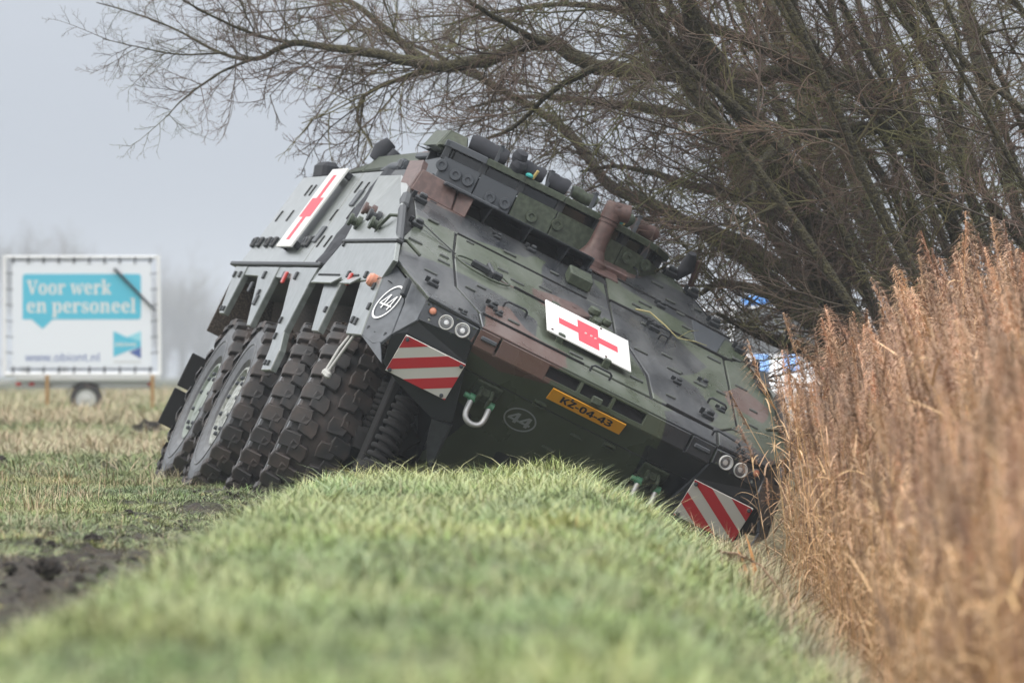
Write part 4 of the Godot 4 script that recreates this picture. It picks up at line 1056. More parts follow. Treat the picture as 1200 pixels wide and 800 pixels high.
func ground() -> void:
	var xs := PackedFloat32Array()
	var zs := PackedFloat32Array()
	var x := -900.0
	while x < 900.0:
		xs.append(x)
		x += clampf(absf(x) * 0.16 - 0.6, 0.11, 120.0)
	xs.append(900.0)
	var z := 46.0
	while z > -2000.0:
		zs.append(z)
		z -= clampf((-z - 8.0) * 0.12, 0.14, 150.0)
	zs.append(-2000.0)
	var v := PackedVector3Array(); var n := PackedVector3Array(); var k := PackedColorArray(); var ix := PackedInt32Array()
	for j in zs.size():
		for i in xs.size():
			var px := xs[i]; var pz := zs[j]
			v.append(Vector3(px, gh(px, pz), pz))
			var e := 0.06
			n.append(Vector3(gh(px - e, pz) - gh(px + e, pz), 2 * e, gh(px, pz - e) - gh(px, pz + e)).normalized())
			var c := Color(0.10, 0.115, 0.045).lerp(Color(0.26, 0.19, 0.10), dry(px, pz) * 0.8)
			c = c.lerp(Color(0.062, 0.044, 0.031), soil(px, pz))
			k.append(c)
	var w := xs.size()
	for j in zs.size() - 1:
		for i in w - 1:
			var a := j * w + i
			ix.append_array(PackedInt32Array([a, a + w, a + 1, a + 1, a + w, a + w + 1]))
	var arr := []
	arr.resize(Mesh.ARRAY_MAX)
	arr[Mesh.ARRAY_VERTEX] = v; arr[Mesh.ARRAY_NORMAL] = n; arr[Mesh.ARRAY_COLOR] = k; arr[Mesh.ARRAY_INDEX] = ix
	var m := ArrayMesh.new()
	m.add_surface_from_arrays(Mesh.PRIMITIVE_TRIANGLES, arr)
	var gm := mat("ground_soil", Color(1, 1, 1), 0.95)
	gm.vertex_color_use_as_albedo = true
	tri_tex(gm, noise_tex(0.03, 51, Color(0.55, 0.55, 0.55), Color(1, 1, 1), 512, 6), 1.1, true)
	gm.heightmap_enabled = true; gm.heightmap_scale = 2.0
	gm.heightmap_texture = noise_tex(0.05, 52, Color(0, 0, 0), Color(1, 1, 1), 512, 6)
	var o := part(self, "ground", m, gm)
	tag(o, "grassy verge and field with a dark rut and a ditch on the right", "ground", "", "structure")

# one strip blade: points along its midline, half width at the root, tip narrow
class Blades:
	var v := PackedVector3Array()
	var n := PackedVector3Array()
	var k := PackedColorArray()
	var ix := PackedInt32Array()
	func blade(p: Array, w: float, side: Vector3, c0: Color, c1: Color, up := 0.8) -> void:
		var at := v.size()
		var cnt := p.size()
		for i in cnt:
			var t := float(i) / (cnt - 1)
			var d: Vector3 = (p[mini(i + 1, cnt - 1)] - p[maxi(0, i - 1)]).normalized()
			var nn := (side.cross(d) * 0.6 + Vector3.UP * up).normalized()
			var ww := w * (1.0 - t * t) if i < cnt - 1 else 0.0
			if i == cnt - 1:
				v.append(p[i]); n.append(nn); k.append(c1)
			else:
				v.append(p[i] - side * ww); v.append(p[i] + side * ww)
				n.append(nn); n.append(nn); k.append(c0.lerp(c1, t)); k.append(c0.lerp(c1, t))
		for i in cnt - 2:
			var a := at + i * 2
			ix.append_array(PackedInt32Array([a, a + 2, a + 1, a + 1, a + 2, a + 3]))
		var b := at + (cnt - 2) * 2
		ix.append_array(PackedInt32Array([b, b + 2, b + 1]))
	func stick(p: Array, r0: float, r1: float, c0: Color, c1: Color, s := 3) -> void:
		var at := v.size()
		var cnt := p.size()
		var sd := Vector3(0.3, 0.2, 0.9)
		for i in cnt:
			var t := float(i) / (cnt - 1)
			var d: Vector3 = (p[mini(i + 1, cnt - 1)] - p[maxi(0, i - 1)]).normalized()
			if absf(d.dot(sd)) > 0.95: sd = Vector3(0.9, -0.3, 0.2)
			var x := d.cross(sd).normalized()
			var y := x.cross(d)
			sd = y
			for j in s:
				var o := x * cos(TAU * j / s) + y * sin(TAU * j / s)
				v.append(p[i] + o * lerpf(r0, r1, t)); n.append(o); k.append(c0.lerp(c1, t))
		for i in cnt - 1:
			for j in s:
				var a := at + i * s + j
				var b := at + i * s + (j + 1) % s
				ix.append_array(PackedInt32Array([a, b, a + s, b, b + s, a + s]))
	func mesh() -> ArrayMesh:
		var a := []
		a.resize(Mesh.ARRAY_MAX)
		a[Mesh.ARRAY_VERTEX] = v; a[Mesh.ARRAY_NORMAL] = n; a[Mesh.ARRAY_COLOR] = k; a[Mesh.ARRAY_INDEX] = ix
		var m := ArrayMesh.new()
		m.add_surface_from_arrays(Mesh.PRIMITIVE_TRIANGLES, a)
		return m

func scatter(parent: Node, called: String, m: Mesh, mt: Material, at: Array, cols: Array) -> void:
	if at.size() == 0: return
	var mm := MultiMesh.new()
	mm.transform_format = MultiMesh.TRANSFORM_3D
	mm.use_colors = true
	mm.mesh = m
	mm.instance_count = at.size()
	for i in at.size():
		mm.set_instance_transform(i, at[i])
		mm.set_instance_color(i, cols[i])
	var o := MultiMeshInstance3D.new()
	o.name = called
	if parent.has_node(NodePath(called)):
		var i := 1
		while parent.has_node(NodePath("%s_%03d" % [called, i])): i += 1
		o.name = "%s_%03d" % [called, i]
	o.multimesh = mm
	o.material_override = mt
	o.set_meta("kind", "stuff")
	parent.add_child(o)

func tuft(h: float, cnt: int, spread: float, lean: float, c0: Color, c1: Color, w := 0.0020) -> ArrayMesh:
	var b := Blades.new()
	for i in cnt:
		var a := rng.randf() * TAU
		var r := sqrt(rng.randf()) * spread
		var p := Vector3(cos(a) * r, -0.01, sin(a) * r)
		var la := a + rng.randf_range(-1.2, 1.2)
		var dir := Vector3(cos(la), 0, sin(la))
		var hh := h * (0.35 + 0.85 * pow(rng.randf(), 1.4))
		var le := lean * rng.randf_range(0.1, 1.9)
		var pts := []
		for j in 4:
			var t := j / 3.0
			pts.append(p + Vector3.UP * hh * t * (1.0 - 0.25 * le * t) + dir * hh * le * t * t)
		var g := rng.randf_range(0.6, 1.35)
		var st := rng.randf()
		var cc := c0 * g
		var ce := c1 * g
		if st < 0.10:
			cc = cc.lerp(Color(0.30, 0.24, 0.13), 0.7); ce = ce.lerp(Color(0.56, 0.46, 0.28), 0.7)
		elif st < 0.34:
			ce = ce.lerp(Color(0.56, 0.62, 0.34), 0.65)
		elif st < 0.46:
			ce = ce.lerp(Color(0.12, 0.22, 0.06), 0.5)
		var s := Vector3(-sin(la), 0, cos(la)).rotated(Vector3.UP, rng.randf_range(-0.7, 0.7))
		b.blade(pts, w * rng.randf_range(0.7, 1.4), s, cc, ce)
	return b.mesh()

func grass() -> void:
	var gm := mat("grass_blade", Color(1, 1, 1), 0.6)
	gm.vertex_color_use_as_albedo = true
	gm.backlight_enabled = true; gm.backlight = Color(0.35, 0.35, 0.35)
	var lush: Array = []
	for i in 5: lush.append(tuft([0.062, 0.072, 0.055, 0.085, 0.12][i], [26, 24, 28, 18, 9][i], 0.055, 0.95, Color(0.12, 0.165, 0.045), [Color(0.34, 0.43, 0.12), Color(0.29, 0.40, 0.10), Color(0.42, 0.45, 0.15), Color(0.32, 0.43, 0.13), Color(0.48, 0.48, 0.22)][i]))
	var pale: Array = []
	for i in 4: pale.append(tuft(0.075, 18, 0.055, 0.8, Color(0.11, 0.14, 0.05), [Color(0.23, 0.33, 0.075), Color(0.20, 0.31, 0.065), Color(0.29, 0.34, 0.11), Color(0.24, 0.33, 0.08)][i]))
	var straw: Array = []
	for i in 4: straw.append(tuft(0.16, 20, 0.06, 0.9, Color(0.24, 0.18, 0.11), Color(0.46, 0.34, 0.22), 0.002))
	var place := func(parent: Node, called: String, meshes: Array, pts: Array, cl: Array) -> void:
		for i in meshes.size():
			var a := []
			var c := []
			for j in range(i, pts.size(), meshes.size()): a.append(pts[j]); c.append(cl[j])
			scatter(parent, called, meshes[i], gm, a, c)
	var bankx := []; var bankc := []; var fx := []; var fc := []; var dx := []; var dc := []
	var zz := 31.0
	while zz > -8.0:
		var Z := 40.0 - zz
		var half := 0.0815 * Z + 0.25
		var dens := lerpf(260.0, 420.0, sstep(22.0, 33.0, Z))
		var step := 0.1
		var cnt := int(2 * half * step * dens)
		for i in cnt:
			var x := rng.randf_range(-half, half)
			var z := zz - rng.randf() * step
			if x > 1.7 - 0.42 * sstep(9, 25, z) or (z < 1.6 and x > -1.1): continue
			var s := soil(x, z)
			if rng.randf() < s * 0.97: continue
			var dr := dry(x, z)
			var patch := gnoise(x, z, 40.0)
			var clump := gnoise(x * 1.0 + 3, z, 260.0)
			if clump < -0.30 and rng.randf() < 0.75: continue
			var sc := rng.randf_range(0.6, 1.2) * (1.0 + 0.4 * patch + 0.8 * clump)
			var p := Transform3D(Basis(Vector3.UP, rng.randf() * TAU).scaled(Vector3(1, rng.randf_range(0.75, 1.15), 1) * sc), Vector3(x, gh(x, z), z))
			var tone := rng.randf_range(0.8, 1.15) + 0.3 * gnoise(x + 9, z, 18.0) + 0.35 * gnoise(x - 5, z, 130.0)
			var col := Color(tone * (1.0 + 0.3 * patch), tone, tone * (1.0 - 0.2 * patch))
			if rng.randf() < dr * 0.8:
				dx.append(p.scaled_local(Vector3.ONE * (0.8 if x < 0 else 1.0))); dc.append(col)
			elif x < -1.35:
				fx.append(p.scaled_local(Vector3(1, 0.72 - 0.35 * s, 1))); fc.append(col * 0.9)
			else:
				bankx.append(p); bankc.append(col)
		zz -= step
	var b := Node3D.new()
	b.name = "bank_grass"; add_child(b)
	tag(b, "short pale green grass covering the bank in the foreground", "grass", "", "stuff")
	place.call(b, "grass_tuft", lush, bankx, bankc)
	var tall: Array = []
	for i in 3: tall.append(tuft(0.15, 7, 0.03, 0.5, Color(0.20, 0.24, 0.09), Color(0.46, 0.48, 0.22), 0.0024))
	var tx := []; var tc := []
	for i in 900:
		var x := rng.randf_range(-1.3, 1.3)
		var z := rng.randf_range(1.9, 24.0)
		if rng.randf() > 0.3 + 0.9 * exp(-pow((x - 0.15) / 0.12, 2) - pow((z - 2.6) / 0.5, 2)): continue
		tx.append(Transform3D(Basis(Vector3.UP, rng.randf() * TAU).scaled(Vector3.ONE * rng.randf_range(0.6, 1.1)), Vector3(x, gh(x, z), z))); tc.append(Color(1, 1, 1) * rng.randf_range(0.8, 1.2))
	place.call(b, "tall_tuft", tall, tx, tc)
	var dead: Array = []
	for i in 3: dead.append(tuft(0.11, 8, 0.05, 1.6, Color(0.30, 0.24, 0.15), Color(0.58, 0.48, 0.32), 0.0018))
	var moss: Array = []
	for i in 2: moss.append(tuft(0.035, 34, 0.07, 1.2, Color(0.30, 0.30, 0.06), Color(0.62, 0.55, 0.16), 0.003))
	var ex := []; var ec := []; var mx := []; var mc := []
	for i in 700:
		var x := rng.randf_range(-2.6, 1.45)
		var z := rng.randf_range(1.8, 24.0)
		if z < 3.4 and x > -1.0 and rng.randf() < 0.5: continue
		ex.append(Transform3D(Basis(Vector3.UP, rng.randf() * TAU).scaled(Vector3.ONE * rng.randf_range(0.6, 1.2)), Vector3(x, gh(x, z), z))); ec.append(Color(1, 1, 1) * rng.randf_range(0.75, 1.2))
	for q in [[0.02, 4.2], [0.08, 4.1], [0.42, 3.0], [0.36, 2.8], [-0.35, 6.0], [0.2, 8.0], [-0.8, 9.5], [0.5, 11.0], [-0.2, 13.0]]:
		for j in 5:
			var x: float = q[0] + rng.randf_range(-0.07, 0.07)
			var z: float = q[1] + rng.randf_range(-0.1, 0.1)
			mx.append(Transform3D(Basis(Vector3.UP, rng.randf() * TAU), Vector3(x, gh(x, z) + 0.015, z))); mc.append(Color(1, 1, 1) * rng.randf_range(0.8, 1.15))
	place.call(b, "dead_tuft", dead, ex, ec)
	place.call(b, "moss_tuft", moss, mx, mc)
	var f := Node3D.new()
	f.name = "field_grass"; add_child(f)
	tag(f, "trodden yellowish grass left of the rut and behind the wheels", "grass", "", "stuff")
	# the field behind, up to the sign
	var fgx := []; var fgc := []
	for i in 26000:
		var Z := lerpf(48.0, 150.0, pow(rng.randf(), 0.75))
		var x := -rng.randf_range(0.030, 0.083) * Z
		var z := 40.0 - Z
		var s := soil(x, z)
		if rng.randf() < s: continue
		var tone := rng.randf_range(0.75, 1.15)
		var up := 1.0 + Z / 90.0
		var p := Transform3D(Basis(Vector3.UP, rng.randf() * TAU).scaled(Vector3(1.6, rng.randf_range(0.7, 1.2), 1.6) * up), Vector3(x, gh(x, z), z))
		if rng.randf() < dry(x, z):
			dx.append(p.scaled_local(Vector3(1, 0.75, 1))); dc.append(Color(tone, tone, tone))
		else:
			fgx.append(p); fgc.append(Color(tone * 0.8, tone * 0.8, tone * 0.7))
	place.call(f, "grass_tuft", pale, fx + fgx, fc + fgc)
	var d := Node3D.new()
	d.name = "dry_grass"; add_child(d)
	tag(d, "tan withered grass in the field and along the ditch edge", "grass", "", "stuff")
	place.call(d, "dry_tuft", straw, dx, dc)

func reed_mesh(h: float, leaves: int, plume: bool) -> ArrayMesh:
	var b := Blades.new()
	var st := Color(0.68, 0.435, 0.23) * rng.randf_range(0.8, 1.1)
	var lean := Vector3(rng.randf_range(-0.09, 0.1), 0, rng.randf_range(-0.08, 0.08)) * h
	var mid := func(t: float) -> Vector3: return Vector3.UP * h * t * (1.0 - 0.02 * t) + lean * t * t
	var p := []
	for i in 8: p.append(mid.call(i / 7.0))
	b.stick(p, 0.0042, 0.0018, st * 0.9, st, 4)
	for i in leaves:
		var t := rng.randf_range(0.34, 0.97)
		var a := rng.randf() * TAU
		var dir := Vector3(cos(a), 0, sin(a)) + Vector3(-0.35, 0, 0)
		var ln := rng.randf_range(0.14, 0.42)
		var o: Vector3 = mid.call(t)
		var rise := rng.randf_range(0.35, 1.2)
		var drop := rng.randf_range(0.15, 1.0)
		var q := []
		for j in 6:
			var u := j / 5.0
			q.append(o + dir * ln * u * (0.9 - 0.15 * u) + Vector3.UP * ln * (rise * u - drop * u * u))
		var lc := Color(0.72, 0.47, 0.26) * rng.randf_range(0.7, 1.2)
		b.blade(q, rng.randf_range(0.003, 0.007), Vector3(-dir.z, rng.randf_range(-0.6, 0.6), dir.x).normalized(), lc * 0.9, lc, 0.35)
	if plume:
		var side := rng.randf() * TAU
		var pl := rng.randf_range(0.19, 0.34)
		var pc := Color(0.52, 0.335, 0.215) * rng.randf_range(0.7, 1.3)
		for i in 150:
			var t := pow(rng.randf(), 0.8)
			var o: Vector3 = mid.call(1.0) + Vector3.UP * (pl * (t - 0.25)) + lean * 0.12 * t
			var a := side + rng.randf_range(-1.7, 1.7)
			var dir := Vector3(cos(a), 0, sin(a))
			var ln := pl * rng.randf_range(0.2, 0.55) * (1.05 - t * 0.75)
			var q := []
			for j in 4:
				var u := j / 3.0
				q.append(o + dir * ln * u * 0.55 + Vector3.UP * ln * (0.95 * u - 0.95 * u * u) + dir * ln * 0.45 * u * u)
			b.blade(q, rng.randf_range(0.0016, 0.0036), Vector3(-dir.z, 0, dir.x).rotated(Vector3.UP, rng.randf() * 3), pc * rng.randf_range(0.8, 1.2), pc * rng.randf_range(0.95, 1.35), 0.3)
	return b.mesh()

func reeds() -> void:
	var rm := mat("dry_reed", Color(1, 1, 1), 0.65)
	rm.vertex_color_use_as_albedo = true
	rm.backlight_enabled = true; rm.backlight = Color(0.3, 0.3, 0.3)
	var kinds: Array = []
	for i in 8: kinds.append(reed_mesh(rng.randf_range(1.75, 2.15), rng.randi_range(3, 6), true))
	for i in 5: kinds.append(reed_mesh(rng.randf_range(1.2, 1.8), rng.randi_range(6, 11), false))
	for i in 3: kinds.append(reed_mesh(rng.randf_range(0.5, 0.9), rng.randi_range(3, 5), false))
	var at: Array = []
	var cl: Array = []
	for i in kinds.size(): at.append([]); cl.append([])
	for i in 13500:
		var z := lerpf(-1.0, 23.0, pow(rng.randf(), 1.3))
		var Z := 40.0 - z
		var left := 1.60 + 0.2 * gnoise(0, z, 90.0) + rng.randf_range(-0.08, 0.12) - 0.02 * sstep(3.5, 0.5, z) - 0.42 * sstep(9, 25, z)
		var right := 0.0815 * Z + 0.5
		var x := left + (right - left) * pow(rng.randf(), 0.9)
		if z < 1.4 and x < 1.95 + rng.randf() * 0.2: continue
		if gnoise(x, z, 34.0) < -0.22 or gnoise(x, z, 150.0) < -0.3: continue
		var edge := sstep(0.0, 0.5, x - left)
		var kd := (rng.randi_range(0, 7) if rng.randf() < 0.72 else rng.randi_range(8, 12)) if rng.randf() < 0.25 + 0.75 * edge else rng.randi_range(8, 15)
		var y := gh(x, z)
		var sc := rng.randf_range(0.74, 1.1) * (0.70 + 0.28 * sstep(1.6, 3.0, x) + 0.22 * gnoise(x, z, 90.0)) + maxf(0.0, -y - 1.1) * 0.2
		if y > -0.75: sc *= 0.62
		sc *= 1.0 + 0.1 * sstep(4.0, 1.0, z)
		var tilt := Basis(Vector3.BACK, rng.randf_range(-0.16, 0.06 + 0.18 * sstep(0.1, 1.2, x - left) + (0.13 if rng.randf() < 0.12 else 0.0)) * (0.6 + 0.7 * sc)) * Basis(Vector3.RIGHT, rng.randf_range(-0.26, 0.26))
		at[kd].append(Transform3D(tilt * Basis(Vector3.UP, rng.randf() * TAU).scaled(Vector3.ONE * sc), Vector3(x, y - 0.03, z)))
		var g := rng.randf_range(0.55, 1.22) * (1.0 + 0.35 * gnoise(x, z, 22.0) + 0.3 * gnoise(x, z, 90.0))
		cl[kd].append(Color(g, g * rng.randf_range(0.95, 1.03), g * rng.randf_range(0.9, 1.08)))
	var r := Node3D.new()
	r.name = "reed_bed"; add_child(r)
	tag(r, "dense bed of dry tan reeds filling the ditch on the right", "reeds", "", "stuff")
	for i in kinds.size(): scatter(r, "reed", kinds[i], rm, at[i], cl[i])
	# the few that stand clear of the mass
	var solo := [
		[2.12, 5.5, 2.25, true, "tall dry reed with a full plume rising alone before the tree trunks"],
		[2.66, 3.0, 2.75, true, "tallest reed at far right, its plume before the dark stems"],
		[2.50, 4.0, 2.35, false, "bare reed stalk with long bent leaves left of the tallest reed"],
		[1.70, 1.9, 1.75, false, "reed leaning over the lower lamps of the vehicle"],
		[2.02, 12.0, 1.95, true, "out-of-focus reed with a drooping plume above the others near the right edge"],
	]
	for q in solo:
		var o := part(self, "reed_stalk", reed_mesh(q[2], 6, q[3]), rm, Transform3D(Basis(Vector3.BACK, 0.05), Vector3(q[0], gh(q[0], q[1]), q[1])))
		tag(o, q[4], "reed", "single reeds standing clear")
	# a bent stalk in front of the lower warning board
	var b := Blades.new()
	b.stick([Vector3(1.02, -0.08, 9.0), Vector3(1.10, -0.09, 8.9), Vector3(1.22, -0.15, 8.9), Vector3(1.36, -0.33, 8.9), Vector3(1.5, -0.5, 8.9)], 0.006, 0.004, Color(0.40, 0.25, 0.17), Color(0.42, 0.27, 0.18), 5)
	for i in 60:
		var t := rng.randf()
		var o := Vector3(1.0, -0.075, 9.0).lerp(Vector3(1.2, -0.13, 8.9), t)
		b.blade([o, o + Vector3(rng.randf_range(-0.03, 0.03), rng.randf_range(-0.035, 0.02), 0.0), o + Vector3(rng.randf_range(-0.06, 0.03), rng.randf_range(-0.05, 0.01), 0.01)], 0.003, Vector3(0, 0.7, 0.7), Color(0.33, 0.22, 0.16), Color(0.38, 0.27, 0.2), 0.3)
	tag(part(self, "broken_reed", b.mesh(), rm), "blurred broken reed slanting across the lower red and white board", "reed")
	for q in [[1.29, 6.5, 0.32, "short orange-brown leaf blade beside the ditch edge, the taller of two"], [1.24, 6.6, 0.22, "small orange-brown leaf blade leaning left of the taller one"]]:
		b = Blades.new()
		var y := gh(q[0], q[1])
		var p := []
		for j in 6: p.append(Vector3(q[0] - 0.03 * j * j / 12.0, y + q[2] * j / 5.0, q[1]))
		b.blade(p, 0.013, Vector3(1, 0, 0.2), Color(0.55, 0.25, 0.08), Color(0.65, 0.32, 0.12), 0.2)
		tag(part(self, "dead_leaf", b.mesh(), rm), q[3], "leaf")

func spray(size: float, c0: Color, c1: Color, droop: float) -> ArrayMesh:
	# a twig along +y with its side twigs
	var b := Blades.new()
	var grow := func(me: Callable, o: Vector3, d: Vector3, ln: float, r: float, lv: int) -> void:
		var p := [o]
		var segs := 5 if lv < 2 else 3
		var dd := d
		var ax := Vector3(rng.randf_range(-1, 1), rng.randf_range(-1, 1), rng.randf_range(-1, 1)).normalized()
		for i in segs:
			dd = (dd + ax * 0.13 + Vector3(rng.randf_range(-1, 1), rng.randf_range(-1, 1), rng.randf_range(-1, 1)) * 0.16).normalized()
			p.append(p[-1] + dd * ln / segs)
		b.stick(p, r, maxf(0.0013, r * 0.4), c0.lerp(c1, lv / 3.0), c0.lerp(c1, (lv + 1) / 3.0), 3)
		if lv >= 3: return
		var cnt: int = [7, 4, 2][lv]
		for i in cnt:
			var t := (i + rng.randf_range(0.3, 1.0)) / cnt
			var f := t * segs
			var i0 := mini(int(f), segs - 1)
			var q: Vector3 = p[i0].lerp(p[i0 + 1], f - i0)
			var along: Vector3 = (p[i0 + 1] - p[i0]).normalized()
			var sd := along.cross(Vector3(rng.randf_range(-1, 1), rng.randf_range(-1, 1), rng.randf_range(-1, 1))).normalized()
			var a := rng.randf_range(0.45, 0.95)
			me.call(me, q, (along * cos(a) + sd * sin(a)).normalized(), ln * rng.randf_range(0.32, 0.6) * (1.1 - 0.5 * t), r * 0.6, lv + 1)
	grow.call(grow, Vector3.ZERO, Vector3.UP, size, size * 0.0095, 0)
	return b.mesh()

func aim(d: Vector3) -> Basis:
	var y := d.normalized()
	var x := y.cross(Vector3(0.2, 0.1, 1).normalized()).normalized()
	return Basis(x, y, x.cross(y))

func limb_path(q: Array) -> Array:
	var c := Curve3D.new()
	for i in q.size():
		var p := Vector3(q[i][0], q[i][1], q[i][2])
		var a := Vector3(q[maxi(0, i - 1)][0], q[maxi(0, i - 1)][1], q[maxi(0, i - 1)][2])
		var e := Vector3(q[mini(q.size() - 1, i + 1)][0], q[mini(q.size() - 1, i + 1)][1], q[mini(q.size() - 1, i + 1)][2])
		var t := (e - a) / 6.0
		c.add_point(p, -t, t)
	var pts := PackedVector3Array()
	var rr := PackedFloat32Array()
	for i in q.size() - 1:
		for j in 4:
			pts.append(c.sample(i, j / 4.0) + Vector3(rng.randf_range(-1, 1), rng.randf_range(-1, 1), 0) * q[i][3] * 0.22)
			rr.append(lerpf(q[i][3], q[i + 1][3], j / 4.0) * rng.randf_range(0.93, 1.09))
	var l: Array = q[-1]
	pts.append(Vector3(l[0], l[1], l[2])); rr.append(l[3])
	return [pts, rr]

var sprays: Array = []
func tree(called: String, label: String, limbs: Array, every: float, size: float, bias: Vector3, bark: Material, twig: Material, group := "") -> void:
	var root := thing(called, label, "tree", Transform3D.IDENTITY, group)
	var at: Array = []
	var cl: Array = []
	for i in sprays.size(): at.append([]); cl.append([])
	for i in limbs.size():
		var lp := limb_path(limbs[i])
		var pts: PackedVector3Array = lp[0]
		var rr: PackedFloat32Array = lp[1]
		var b := MB.new()
		b.tube(pts, rr, 10 if rr[0] > 0.03 else 6)
		part(root, "trunk" if i == 0 else "limb", b.mesh(), bark)
		var acc := rng.randf() * every
		for j in pts.size() - 1:
			var seg := pts[j].distance_to(pts[j + 1])
			acc += seg
			while acc > every:
				acc -= every * rng.randf_range(0.7, 1.3)
				var o := pts[j].lerp(pts[j + 1], rng.randf())
				var d := (pts[j + 1] - pts[j]).normalized()
				var sd := d.cross(Vector3(rng.randf_range(-1, 1), rng.randf_range(-1, 1), rng.randf_range(-1, 1))).normalized()
				var a := rng.randf_range(0.5, 1.3)
				var dir := (d * cos(a) + sd * sin(a) + bias * rng.randf_range(0.0, 1.0)).normalized()
				var kd := rng.randi_range(0, sprays.size() - 1)
				var s := size * rng.randf_range(0.35, 1.25) * clampf(rr[j] / 0.02, 0.42, 1.0)
				at[kd].append(Transform3D(aim(dir) * Basis(Vector3.UP, rng.randf() * TAU) * Basis.from_scale(Vector3.ONE * s), o))
				var g := rng.randf_range(0.65, 1.3)
				cl[kd].append(Color(g * rng.randf_range(0.95, 1.1), g, g * rng.randf_range(0.85, 1.05)))
	for i in sprays.size(): scatter(root, "twigs", sprays[i], twig, at[i], cl[i])

